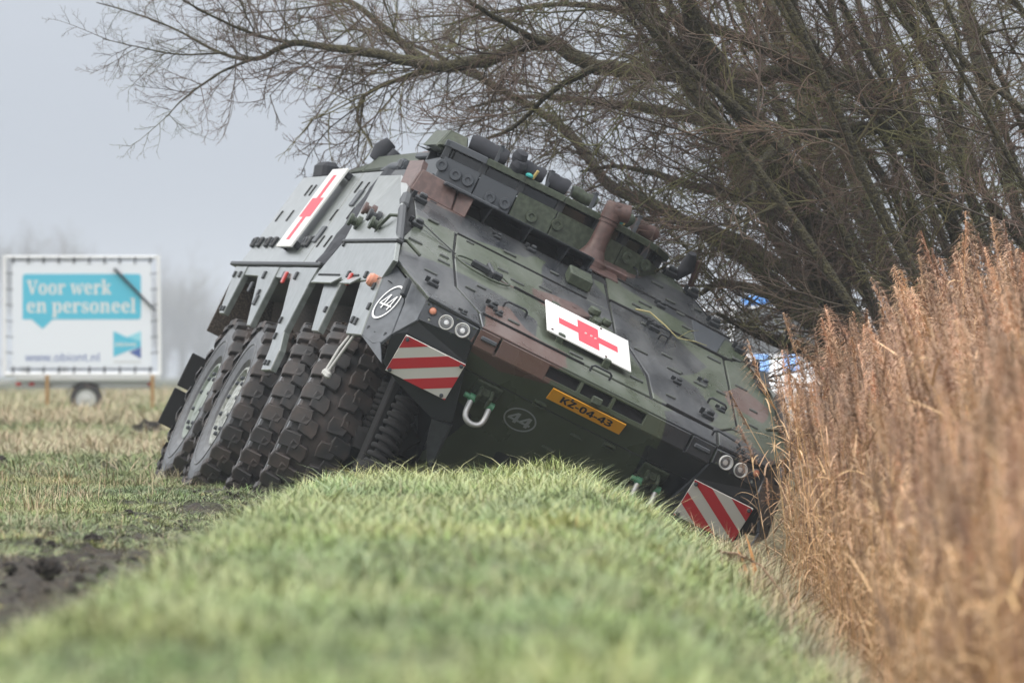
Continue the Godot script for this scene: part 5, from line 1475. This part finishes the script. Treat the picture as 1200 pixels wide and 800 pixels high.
func trees() -> void:
	var bark := mat("bark", Color(0.10, 0.09, 0.06), 0.9)
	tri_tex(bark, noise_tex(0.03, 61, Color(0.45, 0.42, 0.42), Color(1, 1, 0.85), 512, 6), 1.4)
	bark.heightmap_enabled = true; bark.heightmap_scale = 1.5
	bark.heightmap_texture = noise_tex(0.06, 62, Color(0, 0, 0), Color(1, 1, 1), 512, 5)
	var twig := mat("twig_bark", Color(1, 1, 1), 0.85)
	twig.vertex_color_use_as_albedo = true
	for i in 9:
		var green := i % 3 == 0
		sprays.append(spray(1.0, Color(0.085, 0.08, 0.04) if green else Color(0.075, 0.06, 0.045), Color(0.125, 0.12, 0.05) if green else Color(0.12, 0.08, 0.062), 0.0))
	var limbs := [
		[[2.53,0.16,-6.0,0.17],[2.4,0.9,-5.86,0.15],[2.3,1.39,-5.71,0.135],[2.17,1.82,-5.57,0.12],[1.86,2.31,-5.43,0.1],[1.52,2.85,-5.29,0.085],[1.3,3.27,-5.14,0.07],[1.15,3.8,-5.0,0.05]],
		[[2.4,1.46,-6.3,0.1],[2.07,1.94,-6.64,0.085],[1.77,2.36,-6.98,0.075],[1.46,2.75,-7.32,0.065],[1.25,3.09,-7.66,0.055],[0.97,3.75,-8.0,0.04]],
		[[2.91,2.63,-6.0,0.08],[2.48,2.92,-6.18,0.078],[2.12,2.99,-6.35,0.075],[1.75,2.96,-6.53,0.072],[1.57,2.99,-6.71,0.07],[1.13,3.02,-6.88,0.065],[0.63,3.07,-7.06,0.06],[0.23,3.26,-7.24,0.055],[-0.21,3.14,-7.41,0.05],[-0.58,3.1,-7.59,0.045],[-0.96,3.19,-7.76,0.036],[-1.35,3.25,-7.94,0.03],[-1.66,3.3,-8.12,0.024],[-1.95,3.19,-8.29,0.017],[-2.22,3.24,-8.47,0.012],[-2.62,3.45,-8.65,0.008],[-2.95,3.58,-8.82,0.006],[-3.21,3.66,-9.0,0.004]],
		[[-0.59,3.15,-8.5,0.035],[-0.85,3.34,-8.75,0.03],[-1.12,3.58,-9.0,0.024],[-1.34,3.73,-9.25,0.02],[-1.66,3.97,-9.5,0.015]],
		[[-0.62,3.11,-8.5,0.022],[-0.91,3.02,-8.3,0.018],[-1.12,2.9,-8.1,0.015],[-1.17,2.71,-7.9,0.011],[-1.09,2.58,-7.7,0.008],[-1.04,2.48,-7.5,0.005]],
		[[-1.12,2.9,-8.0,0.012],[-1.15,2.65,-8.0,0.008],[-1.17,2.43,-8.0,0.004]],
		[[-1.68,3.32,-8.5,0.018],[-1.95,3.37,-8.25,0.014],[-2.19,3.46,-8.0,0.011],[-2.47,3.6,-7.75,0.008],[-2.62,3.72,-7.5,0.006]],
		[[-1.95,3.2,-8.3,0.013],[-2.16,3.1,-8.05,0.01],[-2.35,2.96,-7.8,0.008],[-2.49,2.83,-7.55,0.006],[-2.57,2.71,-7.3,0.003]],
		[[-2.2,3.23,-8.2,0.009],[-2.52,3.21,-8.03,0.007],[-2.83,3.26,-7.87,0.005],[-3.08,3.31,-7.7,0.003]],
		[[2.4,1.03,-7.0,0.07],[1.72,1.67,-7.44,0.06],[1.18,2.02,-7.88,0.05],[0.76,2.21,-8.31,0.045],[0.54,2.53,-8.75,0.04],[0.24,2.81,-9.19,0.034],[-0.27,3.11,-9.62,0.026],[-0.67,3.34,-10.06,0.016],[-1.02,3.5,-10.5,0.008]],
		[[2.6,2.53,-5.0,0.05],[2.32,2.51,-4.75,0.048],[2.03,2.47,-4.5,0.044],[1.84,2.36,-4.25,0.036],[1.72,2.23,-4.0,0.028],[1.65,1.96,-3.75,0.018],[1.58,1.69,-3.5,0.01]],
		[[2.16,1.4,-6.0,0.06],[1.75,1.72,-6.5,0.05],[1.39,1.89,-7.0,0.036],[1.02,1.94,-7.5,0.02],[0.74,1.88,-8.0,0.008]],
		[[2.29,1.09,-6.0,0.06],[1.88,1.37,-6.5,0.045],[1.55,1.46,-7.0,0.03],[1.42,1.39,-7.5,0.014]],
		[[2.38,0.84,-6.0,0.06],[1.9,1.03,-5.67,0.045],[1.66,1.12,-5.33,0.028],[1.45,1.22,-5.0,0.012]],
		[[2.06,1.94,-6.5,0.06],[1.64,2.11,-7.0,0.045],[1.28,2.22,-7.5,0.032],[0.87,2.36,-8.0,0.018],[0.52,2.34,-8.5,0.008]],
		[[1.89,2.33,-6.0,0.06],[1.5,2.6,-6.6,0.05],[1.14,2.75,-7.2,0.04],[0.64,2.84,-7.8,0.028],[0.13,2.91,-8.4,0.018],[-0.33,2.85,-9.0,0.008]],
		[[1.55,2.88,-6.0,0.05],[1.16,3.16,-5.33,0.04],[0.84,3.36,-4.67,0.03],[0.53,3.68,-4.0,0.02]],
		[[2.06,2.96,-5.0,0.05],[1.59,3.22,-5.4,0.04],[1.05,3.37,-5.8,0.03],[0.5,3.48,-6.2,0.022],[-0.06,3.46,-6.6,0.015],[-0.51,3.37,-7.0,0.008]],
		[[0.6,2.97,-5.0,0.03],[0.3,2.82,-5.33,0.022],[0.0,2.56,-5.67,0.015],[-0.25,2.48,-6.0,0.008]],
		[[0.22,3.14,-5.0,0.028],[-0.06,3.27,-4.67,0.022],[-0.36,3.43,-4.33,0.016],[-0.59,3.56,-4.0,0.01]],
		[[2.53,1.66,-7.0,0.08],[2.3,2.44,-7.5,0.07],[2.13,3.04,-8.0,0.06],[1.99,3.58,-8.5,0.05],[1.91,4.07,-9.0,0.04]],
	]
	tree("leaning_tree", "bare mossy tree leaning left over the vehicle, its long limb reaching the left sky", limbs, 0.082, 0.95, Vector3(-0.3, 0.05, 0), bark, twig, "bare trees beside the ditch")
	var fan: Array = []
	for i in 30:
		var t := i / 29.0
		var bx := lerpf(2.6, 5.2, t) + rng.randf_range(-0.25, 0.25)
		var tx := lerpf(0.7, 3.6, t) + rng.randf_range(-0.8, 0.8)
		var z0 := rng.randf_range(-7.0, -3.0)
		var z1 := z0 + rng.randf_range(-1.0, 1.0)
		var r := rng.randf_range(0.010, 0.036)
		fan.append([[bx, -0.3, z0, r * 1.2], [lerpf(bx, tx, 0.12), 0.9, z0, r * 1.1], [lerpf(bx, tx, 0.4) + rng.randf_range(-0.22, 0.22), 2.1, lerpf(z0, z1, 0.5), r], [lerpf(bx, tx, 0.75) + rng.randf_range(-0.25, 0.25), 3.2, lerpf(z0, z1, 0.8), r * 0.8], [tx, 4.2, z1, r * 0.6]])
	tree("shrubby_willow", "thicket of steep brown willow stems behind the reeds at the right edge", fan, 0.17, 1.0, Vector3(-0.5, 0.0, 0), bark, twig, "bare trees beside the ditch")
	var back: Array = []
	for i in 12:
		var t := i / 11.0
		var bx := lerpf(3.4, 5.6, t)
		var tx := lerpf(0.9, 4.6, t) + rng.randf_range(-0.3, 0.3)
		var z0 := rng.randf_range(-16.0, -13.0)
		var r := rng.randf_range(0.03, 0.07)
		back.append([[bx, -0.1, z0, r * 1.2], [lerpf(bx, tx, 0.3), 1.5, z0, r], [lerpf(bx, tx, 0.7), 3.3, z0 + 0.5, r * 0.8], [tx, 5.0, z0, r * 0.5]])
	tree("background_willow", "thin bare stems standing behind the leaning tree and the willow thicket", back, 0.4, 1.1, Vector3(-0.3, 0.2, 0), bark, twig, "bare trees beside the ditch")
	# far bare trees, pale in the haze
	var far := [[-85.1, -1068.8, 26.0, 5.7, "round bare tree in the haze above the billboard's left corner"], [-78.5, -1068.8, 22.0, 4.2, "slimmer bare tree touching the hazy round one on its right"], [-62.0, -1148.0, 20.1, 4.9, "faint hazy tree between the billboard and the vehicle, the taller one"], [-66.0, -1154.6, 16.1, 4.2, "faint hazy tree just right of the billboard"], [-57.8, -1141.4, 14.8, 4.1, "faint hazy tree beside the vehicle's rear, the lowest one"]]
	for q in far:
		var lb: Array = []
		var h: float = q[2]
		lb.append([[q[0], -0.2, q[1], 0.8], [q[0] + 0.4, h * 0.3, q[1], 0.65], [q[0], h * 0.6, q[1], 0.4], [q[0] + 0.4, h * 0.9, q[1], 0.15]])
		for i in 9:
			var a := TAU * i / 9.0 + rng.randf()
			var y0 := h * rng.randf_range(0.15, 0.5)
			var w: float = q[3] * rng.randf_range(0.6, 1.0)
			lb.append([[q[0], y0, q[1], 0.3], [q[0] + cos(a) * w * 0.6, y0 + h * 0.2, q[1] + sin(a) * w * 0.6, 0.2], [q[0] + cos(a) * w, y0 + h * 0.42, q[1] + sin(a) * w, 0.09]])
		tree("hazy_tree", q[4], lb, 0.7, 6.4, Vector3(0, 0.8, 0), bark, twig, "far trees in the haze")

func billboard() -> void:
	# a tarpaulin sign lashed in a tube frame on a trailer
	var Z := -45.2
	var t := thing("billboard_trailer", "white and light blue tarpaulin billboard stretched in a frame on a small trailer", "billboard", Transform3D(Basis.from_scale(Vector3.ONE * 0.71), Vector3(-5.78, 0.228, Z)))
	var b: MB
	b = MB.new()
	var tarp := PackedVector3Array([Vector3(-1.32, 0.94, 0), Vector3(1.32, 0.94, 0), Vector3(1.32, 2.92, 0), Vector3(-1.32, 2.92, 0)])
	b.plate(tarp, Vector3.BACK, 0.01, 0.002)
	part(t, "tarpaulin", b.mesh(), mat("tarpaulin_white", Color(0.76, 0.79, 0.84), 0.5))
	var blue := mat("print_blue", Color(0.10, 0.50, 0.66), 0.5)
	var light := mat("print_light_blue", Color(0.30, 0.66, 0.76), 0.5)
	var navy := mat("print_navy", Color(0.08, 0.13, 0.36), 0.5)
	b = MB.new()
	var bub := PackedVector3Array()
	for c in [[1.06, 2.64, 0.0], [-1.06, 2.64, 90.0], [-1.12, 1.84, 180.0], [1.06, 1.90, 270.0]]:
		if c[2] == 180.0:
			bub.append(Vector3(-1.12, 1.84, 0.004))
			continue
		for i in 5:
			var a := deg_to_rad(c[2] + i * 22.5)
			bub.append(Vector3(c[0] + cos(a) * 0.06, c[1] + sin(a) * 0.06, 0.004))
	b.plate(bub, Vector3.BACK, 0.002, 0.0)
	b.plate(PackedVector3Array([Vector3(-0.95, 1.843, 0.004), Vector3(-0.74, 1.66, 0.004), Vector3(-0.55, 1.843, 0.004)]), Vector3.BACK, 0.002, 0.0)
	part(t, "speech_bubble", b.mesh(), blue)
	letters(t, "lettering", "Voor werk", 0.36, M.sign_white, Transform3D(Basis.IDENTITY, Vector3(-0.24, 2.44, 0.006)), "Droid Serif", true, 0.002, 1.6)
	letters(t, "lettering", "en personeel", 0.36, M.sign_white, Transform3D(Basis.IDENTITY, Vector3(-0.01, 2.09, 0.006)), "Droid Serif", true, 0.002, 2.06)
	letters(t, "web_address", "www.obiont.nl", 0.2, navy, Transform3D(Basis.IDENTITY, Vector3(-0.36, 1.12, 0.004)), "Droid Sans", false, 0.002, 1.4)
	b = MB.new()
	b.plate(P3([[0.60, 1.62, 0.004], [0.86, 1.50, 0.004], [0.86, 1.24, 0.004], [0.60, 1.13, 0.004]]), Vector3.BACK, 0.002, 0.0)
	b.plate(P3([[0.86, 1.50, 0.004], [1.12, 1.62, 0.004], [1.12, 1.32, 0.004], [0.86, 1.24, 0.004]]), Vector3.BACK, 0.002, 0.0)
	part(t, "ribbon_emblem", b.mesh(), blue)
	b = MB.new()
	b.plate(P3([[0.86, 1.51, 0.006], [1.12, 1.62, 0.006], [1.12, 1.42, 0.006]]), Vector3.BACK, 0.002, 0.0)
	part(t, "ribbon_emblem", b.mesh(), light)
	b = MB.new()
	b.plate(P3([[0.90, 1.22, 0.0065], [1.12, 1.32, 0.0065], [1.12, 1.10, 0.0065]]), Vector3.BACK, 0.002, 0.0)
	part(t, "ribbon_emblem", b.mesh(), navy)
	letters(t, "emblem_lettering", "obiont", 0.1, M.sign_white, Transform3D(Basis.IDENTITY, Vector3(0.83, 1.37, 0.007)), "Droid Sans", true, 0.002, 0.4)
	b = MB.new()
	b.plate(P3([[0.61, 1.025, 0.003], [1.11, 1.025, 0.003], [1.11, 1.045, 0.003], [0.61, 1.045, 0.003]]), Vector3.BACK, 0.001, 0.0)
	part(t, "emblem_underline", b.mesh(), M.galvanised)
	var white_tube := mat("frame_white", Color(0.8, 0.8, 0.8), 0.4)
	for q in [[-1.46, 0.78, -1.46, 3.05, 0.035], [1.48, 0.80, 1.45, 3.05, 0.035], [-1.46, 3.02, 1.45, 3.02, 0.025], [-1.46, 0.80, 1.48, 0.80, 0.04]]:
		b = MB.new()
		b.tube(PackedVector3Array([Vector3(q[0], q[1], -0.02), Vector3(q[2], q[3], -0.02)]), PackedFloat32Array([q[4], q[4]]), 10)
		part(t, "frame_tube", b.mesh(), white_tube)
	for q in [[-1.36, 2.965, 1.36, 2.965], [-1.36, 0.90, 1.36, 0.90]]:
		b = MB.new()
		b.tube(PackedVector3Array([Vector3(q[0], q[1], 0), Vector3(q[2], q[3], 0)]), PackedFloat32Array([0.014, 0.014]), 6)
		part(t, "lacing_rod", b.mesh(), M.grey_paint)
	for i in 10:
		for y in [[2.90, 3.02], [0.82, 0.95]]:
			b = MB.new()
			b.tube(PackedVector3Array([Vector3(-1.3 + i * 0.288, y[0], 0.01), Vector3(-1.29 + i * 0.288, y[1], 0.01)]), PackedFloat32Array([0.018, 0.018]), 5)
			part(t, "lashing", b.mesh(), M.dark_paint)
	for i in 6:
		for s in [-1.0, 1.0]:
			b = MB.new()
			b.tube(PackedVector3Array([Vector3(s * 1.30, 1.2 + i * 0.3, 0.01), Vector3(s * 1.45, 1.22 + i * 0.3, 0.0)]), PackedFloat32Array([0.01, 0.01]), 5)
			part(t, "lashing", b.mesh(), M.grey_paint)
	b = MB.new()
	b.tube(PackedVector3Array([Vector3(0.62, 2.80, 0.06), Vector3(1.40, 2.0, 0.05)]), PackedFloat32Array([0.03, 0.022]), 8)
	part(t, "loose_strut", b.mesh(), M.dark_paint)
	var wood := mat("post_wood", Color(0.50, 0.32, 0.14), 0.8)
	tri_tex(wood, noise_tex(0.04, 71, Color(0.7, 0.65, 0.6), Color(1, 1, 1), 256, 4), 2.0)
	for x in [-0.65, 1.34]:
		b = MB.new()
		b.box(Transform3D(Basis.IDENTITY, Vector3(x, 0.26, 0.02)), Vector3(0.075, 1.04, 0.075), 0.005)
		part(t, "wooden_leg", b.mesh(), wood)
	b = MB.new()
	b.box(Transform3D(Basis.IDENTITY, Vector3(0.1, 0.72, -0.4)), Vector3(2.7, 0.07, 0.9), 0.01)
	b.box(Transform3D(Basis.IDENTITY, Vector3(0.1, 0.60, -0.1)), Vector3(2.5, 0.13, 0.06), 0.01)
	b.bar(Vector3(-1.4, 0.66, -0.4), Vector3(-2.3, 0.55, -0.4), 0.06, 0.06, Vector3.UP)
	part(t, "trailer_chassis", b.mesh(), M.galvanised)
	for x in [-1.2, -0.95, 1.3]:
		b = MB.new()
		b.box(Transform3D(Basis.IDENTITY, Vector3(x, 0.62, -0.05)), Vector3(0.1, 0.07, 0.04), 0.01)
		part(t, "tail_light", b.mesh(), M.red_lens)
	var w := node(t, "wheel", Transform3D(Basis(Vector3.RIGHT, PI / 2), Vector3(0.09, 0.34, 0.05)))
	b = MB.new()
	b.lathe(Transform3D.IDENTITY, PackedVector2Array([Vector2(0.19, -0.09), Vector2(0.28, -0.09), Vector2(0.305, -0.05), Vector2(0.305, 0.05), Vector2(0.28, 0.09), Vector2(0.19, 0.09)]), 28)
	part(w, "tyre", b.mesh(), M.rubber)
	b = MB.new()
	b.lathe(Transform3D.IDENTITY, PackedVector2Array([Vector2(0.19, 0.09), Vector2(0.17, 0.06), Vector2(0.06, 0.07), Vector2(0.05, 0.1), Vector2(0, 0.1)]), 24)
	part(w, "rim", b.mesh(), M.galvanised)
	b = MB.new()
	for i in 12:
		var a0 := PI * (0.06 + i * 0.88 / 12)
		var a1 := PI * (0.06 + (i + 1) * 0.88 / 12)
		var q0 := Vector3(0.09 + cos(a0) * 0.36, 0.34 + sin(a0) * 0.36, 0); var q1 := Vector3(0.09 + cos(a1) * 0.36, 0.34 + sin(a1) * 0.36, 0)
		b.plate(PackedVector3Array([q0 + Vector3(0, 0, 0.16), q1 + Vector3(0, 0, 0.16), q1 - Vector3(0, 0, 0.12), q0 - Vector3(0, 0, 0.12)]), Vector3(cos(a0), sin(a0), 0), 0.01, 0.001)
	part(t, "mudguard", b.mesh(), M.hub_white)

func patrol_car() -> void:
	var white := mat("car_white", Color(0.75, 0.76, 0.77), 0.25)
	white.clearcoat_enabled = true; white.clearcoat = 1.0
	var blue := mat("car_blue", Color(0.12, 0.32, 0.72), 0.35)
	var red := mat("car_red", Color(0.85, 0.16, 0.08), 0.35)
	var t := thing("patrol_car", "white estate car with slanting blue and red stripes, parked beyond the tree", "car", Transform3D(Basis(Vector3.UP, 0.12), Vector3(2.85, 0.0, -24.0)))
	var b := MB.new()
	# a slab-sided body lofted from front to tail: [z, half width, bottom, top]
	var st := [[2.3, 0.70, 0.35, 0.62], [2.15, 0.84, 0.22, 0.80], [1.2, 0.90, 0.2, 0.98], [0.9, 0.90, 0.2, 1.0], [-1.8, 0.90, 0.2, 1.0], [-2.2, 0.86, 0.22, 0.95], [-2.35, 0.75, 0.35, 0.75]]
	for i in st.size() - 1:
		var a: Array = st[i]
		var e: Array = st[i + 1]
		var ra := [Vector3(-a[1], a[2], a[0]), Vector3(-a[1], a[3] - 0.12, a[0]), Vector3(-a[1] + 0.1, a[3], a[0]), Vector3(a[1] - 0.1, a[3], a[0]), Vector3(a[1], a[3] - 0.12, a[0]), Vector3(a[1], a[2], a[0])]
		var rb := [Vector3(-e[1], e[2], e[0]), Vector3(-e[1], e[3] - 0.12, e[0]), Vector3(-e[1] + 0.1, e[3], e[0]), Vector3(e[1] - 0.1, e[3], e[0]), Vector3(e[1], e[3] - 0.12, e[0]), Vector3(e[1], e[2], e[0])]
		for j in 6:
			var k := (j + 1) % 6
			var c: Vector3 = (ra[j] + ra[k]) / 2 - Vector3(0, 0.6, a[0])
			b.quad(ra[j], ra[k], rb[k], rb[j], c)
		if i == 0: b.poly(PackedVector3Array(ra), Vector3.BACK)
		if i == st.size() - 2: b.poly(PackedVector3Array(rb), Vector3.FORWARD)
	part(t, "body", b.mesh(), white)
	b = MB.new()
	b.plate(P3([[-0.66, 1.47, 0.2], [0.66, 1.47, 0.2], [0.64, 1.48, -1.9], [-0.64, 1.48, -1.9]]), Vector3.UP, 0.04, 0.015)
	for s in [-1.0, 1.0]:
		for z in [[0.95, 0.2], [-0.55, -0.6], [-2.2, -1.9]]: b.bar(Vector3(s * 0.82, 0.98, z[0]), Vector3(s * 0.66, 1.46, z[1]), 0.06, 0.05, Vector3.BACK, 0.01)
	part(t, "roof", b.mesh(), white)
	b = MB.new()
	b.quad(Vector3(-0.80, 1.0, 0.95), Vector3(0.80, 1.0, 0.95), Vector3(0.64, 1.46, 0.22), Vector3(-0.64, 1.46, 0.22), Vector3(0, 0.5, 1))
	part(t, "windscreen", b.mesh(), M.window_glass)
	b = MB.new()
	for s in [-1.0, 1.0]: b.quad(Vector3(s * 0.81, 1.0, 0.9), Vector3(s * 0.81, 1.0, -2.15), Vector3(s * 0.65, 1.46, -1.9), Vector3(s * 0.65, 1.46, 0.2), Vector3(s, 0.3, 0))
	part(t, "side_windows", b.mesh(), M.window_glass)
	b = MB.new()
	b.quad(Vector3(-0.80, 0.97, -2.2), Vector3(0.80, 0.97, -2.2), Vector3(0.64, 1.46, -1.92), Vector3(-0.64, 1.46, -1.92), Vector3(0, 0.3, -1))
	part(t, "rear_window", b.mesh(), M.window_glass)
	b = MB.new()
	b.box(Transform3D(Basis.IDENTITY, Vector3(0, 1.54, -0.2)), Vector3(1.0, 0.1, 0.24), 0.03)
	part(t, "light_bar", b.mesh(), blue)
	# stripes on the bonnet and the front corners
	for i in 5:
		b = MB.new()
		var x := -0.76 + i * 0.30
		var y0 := 0.985
		b.plate(P3([[x, 0.834, 2.12], [x + 0.16, 0.834, 2.12], [x + 0.30, y0 + 0.006, 1.25], [x + 0.14, y0 + 0.006, 1.25]]), Vector3(0, 1, 0.2), 0.006, 0.0)
		part(t, "stripe", b.mesh(), red if i == 2 else blue)
	for s in [-1.0, 1.0]:
		for i in 6:
			b = MB.new()
			var z := 1.9 - i * 0.62
			b.plate(P3([[s * 0.905, 0.45, z], [s * 0.905, 0.45, z - 0.22], [s * 0.905, 0.86, z - 0.52], [s * 0.905, 0.86, z - 0.30]]), Vector3(s, 0, 0), 0.005, 0.0)
			part(t, "stripe", b.mesh(), red if i % 2 else blue)
	for s in [-1.0, 1.0]:
		b = MB.new()
		b.box(Transform3D(Basis.IDENTITY, Vector3(s * 0.62, 0.66, 2.2)), Vector3(0.3, 0.12, 0.1), 0.03)
		part(t, "headlight", b.mesh(), M.chrome)
		for z in [1.45, -1.4]:
			var w := node(t, "wheel", Transform3D(Basis(Vector3.BACK, PI / 2), Vector3(s * 0.82, 0.32, z)))
			b = MB.new()
			b.lathe(Transform3D.IDENTITY, PackedVector2Array([Vector2(0.2, -0.1), Vector2(0.3, -0.1), Vector2(0.32, -0.06), Vector2(0.32, 0.06), Vector2(0.3, 0.1), Vector2(0.2, 0.1)]), 24)
			part(w, "tyre", b.mesh(), M.rubber)
			b = MB.new()
			b.lathe(Transform3D.IDENTITY, PackedVector2Array([Vector2(0.2, -0.1), Vector2(0, -0.08), Vector2(0, 0.08), Vector2(0.2, 0.1)]), 20)
			part(w, "rim", b.mesh(), M.galvanised)

func lump(r: float, sd: int) -> ArrayMesh:
	var f := FastNoiseLite.new()
	f.seed = sd; f.frequency = 1.1; f.fractal_octaves = 4
	var b := MB.new()
	var g := func(i: int, j: int) -> Vector3:
		var th := PI * i / 10.0
		var ph := TAU * (j % 16) / 16.0
		var d := Vector3(sin(th) * cos(ph), cos(th), sin(th) * sin(ph))
		return d * r * Vector3(1.0, 0.72, 0.9) * (1.0 + 0.75 * f.get_noise_3dv(d * 1.6) + 0.25 * f.get_noise_3dv(d * 5.0))
	for i in 10:
		for j in 16:
			var a: Vector3 = g.call(i, j)
			b.quad(a, g.call(i, j + 1), g.call(i + 1, j + 1), g.call(i + 1, j), a + Vector3(0, 0.001, 0))
	return b.mesh()

func clods() -> void:
	var m := mat("clod_soil", Color(0.045, 0.035, 0.028), 0.95)
	tri_tex(m, noise_tex(0.05, 81, Color(0.5, 0.5, 0.5), Color(1, 1, 1), 256, 5), 3.0)
	var o := part(self, "soil_clod", lump(0.13, 5), m, Transform3D(Basis.IDENTITY, Vector3(-3.95, gh(-3.95, -29.0) + 0.1, -29.0)))
	tag(o, "large dark clod of earth lying in the field behind the rear wheels", "soil clod", "clods of earth")
	var fresh_ := [[-1.02, 3.2, 0.035, "fist-sized clod near the foot of the first wheel, nearest the bank grass"], [-1.12, 3.0, 0.03, "small dark clod left of the one nearest the bank grass"], [-1.25, 2.6, 0.04, "clod touching the churned soil under the first wheel"], [-0.62, 3.6, 0.028, "small clod lying alone on the bank grass before the first wheel"], [-1.62, 8.0, 0.05, "dark clod on the rut's edge in mid foreground"], [-1.95, 10.5, 0.05, "dark clod in the trodden grass left of the rut"], [-1.9, 14.0, 0.06, "blurred clod in the rut, lower left"], [-3.9, -12.4, 0.07, "clod in the dark soil patch left of the rear wheel"], [-4.3, -12.9, 0.09, "bigger clod at the left end of the dark soil patch"], [0.45, 4.3, 0.03, "dark clod in the bank grass below the number plate"]]
	for q in fresh_:
		o = part(self, "soil_clod", lump(q[2], int(q[0] * 100)), m, Transform3D(Basis(Vector3.UP, q[1]), Vector3(q[0], gh(q[0], q[1]) + q[2] * 0.45, q[1])))
		tag(o, q[3], "soil clod", "clods of earth")
	# crumbs too small to pick apart
	var at := []
	var cl := []
	for i in 900:
		var x := rng.randf_range(-2.6, -0.95)
		var z := rng.randf_range(-3.0, 22.0)
		if rng.randf() > soil(x, z) * 1.1: continue
		var s := rng.randf_range(0.3, 1.1)
		at.append(Transform3D(Basis(Vector3(rng.randf(), rng.randf(), rng.randf()).normalized(), rng.randf() * TAU).scaled(Vector3.ONE * s), Vector3(x, gh(x, z), z)))
		cl.append(Color(1, 1, 1) * rng.randf_range(0.7, 1.3))
	scatter(self, "soil_crumbs", lump(0.025, 77), m, at, cl)
	var sc := get_node("soil_crumbs")
	tag(sc, "dark crumbs of churned earth along the rut", "soil", "", "stuff")
	# straw-coloured twig lying on the deck
	var b := Blades.new()
	var base := Basis(Vector3.RIGHT, deg_to_rad(0.308)) * Basis(Vector3.UP, deg_to_rad(10.170)) * Basis(Vector3.RIGHT, deg_to_rad(0.790)) * Basis(Vector3.BACK, deg_to_rad(-26.268))
	var off := Vector3(0, 0.78, 40) + Basis(Vector3.RIGHT, deg_to_rad(0.308)) * Vector3(-0.02005, -1.47558, -39.91975)
	var tw := []
	for q in [[0.40, -2.30, 0.05], [0.5, -2.33, 0.07], [0.62, -2.27, 0.05], [0.72, -2.18, 0.03], [0.85, -2.24, 0.05], [0.95, -2.33, 0.04]]: tw.append(base * D(q[0], q[1], q[2]) + off)
	b.stick(tw, 0.006, 0.003, Color(0.5, 0.42, 0.2), Color(0.42, 0.38, 0.18), 4)
	b.stick([tw[3], tw[3] + base * Vector3(0.06, 0.08, -0.05), tw[3] + base * Vector3(0.13, 0.12, -0.12)], 0.003, 0.001, Color(0.4, 0.36, 0.16), Color(0.4, 0.36, 0.16), 3)
	tag(part(self, "twig", b.mesh(), M.dry_reed), "yellowish twig lying across a joint of the sloping deck", "twig")

func _ready() -> void:
	rng.seed = 7
	gn.seed = 11; gn.frequency = 0.01; gn.fractal_octaves = 3
	var cam := Camera3D.new()
	cam.name = "camera"
	cam.fov = 6.155; cam.near = 0.5; cam.far = 4000
	cam.transform = Transform3D(Basis(Vector3.RIGHT, deg_to_rad(0.308)), Vector3(0, 0.78, 40))
	var ca := CameraAttributesPhysical.new()
	ca.frustum_focal_length = 223.2; ca.exposure_aperture = 4.2; ca.frustum_focus_distance = 39.8
	ca.frustum_near = 0.5; ca.frustum_far = 4000
	cam.attributes = ca
	cam.fov = 6.155
	add_child(cam)
	var we := WorldEnvironment.new()
	we.name = "environment"
	var e := Environment.new()
	e.background_mode = Environment.BG_SKY
	var ps := ProceduralSkyMaterial.new()
	ps.sky_top_color = Color(0.98, 0.99, 1.0); ps.sky_horizon_color = Color(0.385, 0.41, 0.45); ps.sky_curve = 0.32; ps.sky_energy_multiplier = 1.3
	ps.ground_bottom_color = Color(0.3, 0.3, 0.28); ps.ground_horizon_color = Color(0.6, 0.61, 0.62); ps.ground_energy_multiplier = 1.0
	var s := Sky.new()
	s.sky_material = ps
	e.sky = s
	e.tonemap_mode = Environment.TONE_MAPPER_LINEAR
	e.tonemap_exposure = 1.45
	e.sdfgi_enabled = true; e.ssao_enabled = true; e.ssil_enabled = true
	we.environment = e
	add_child(we)
	var sun := DirectionalLight3D.new()
	sun.name = "sun"; sun.light_energy = 0.4; sun.light_angular_distance = 25; sun.shadow_enabled = true
	sun.light_color = Color(1.0, 0.97, 0.93)
	sun.rotation_degrees = Vector3(-50, -55, 0)
	add_child(sun)
	materials()
	ground()
	trees()
	vehicle()
	billboard()
	patrol_car()
	grass()
	reeds()
	clods()
	e.fog_enabled = true
	e.fog_density = 0.0006
	e.fog_light_color = Color(0.93, 0.95, 0.97)
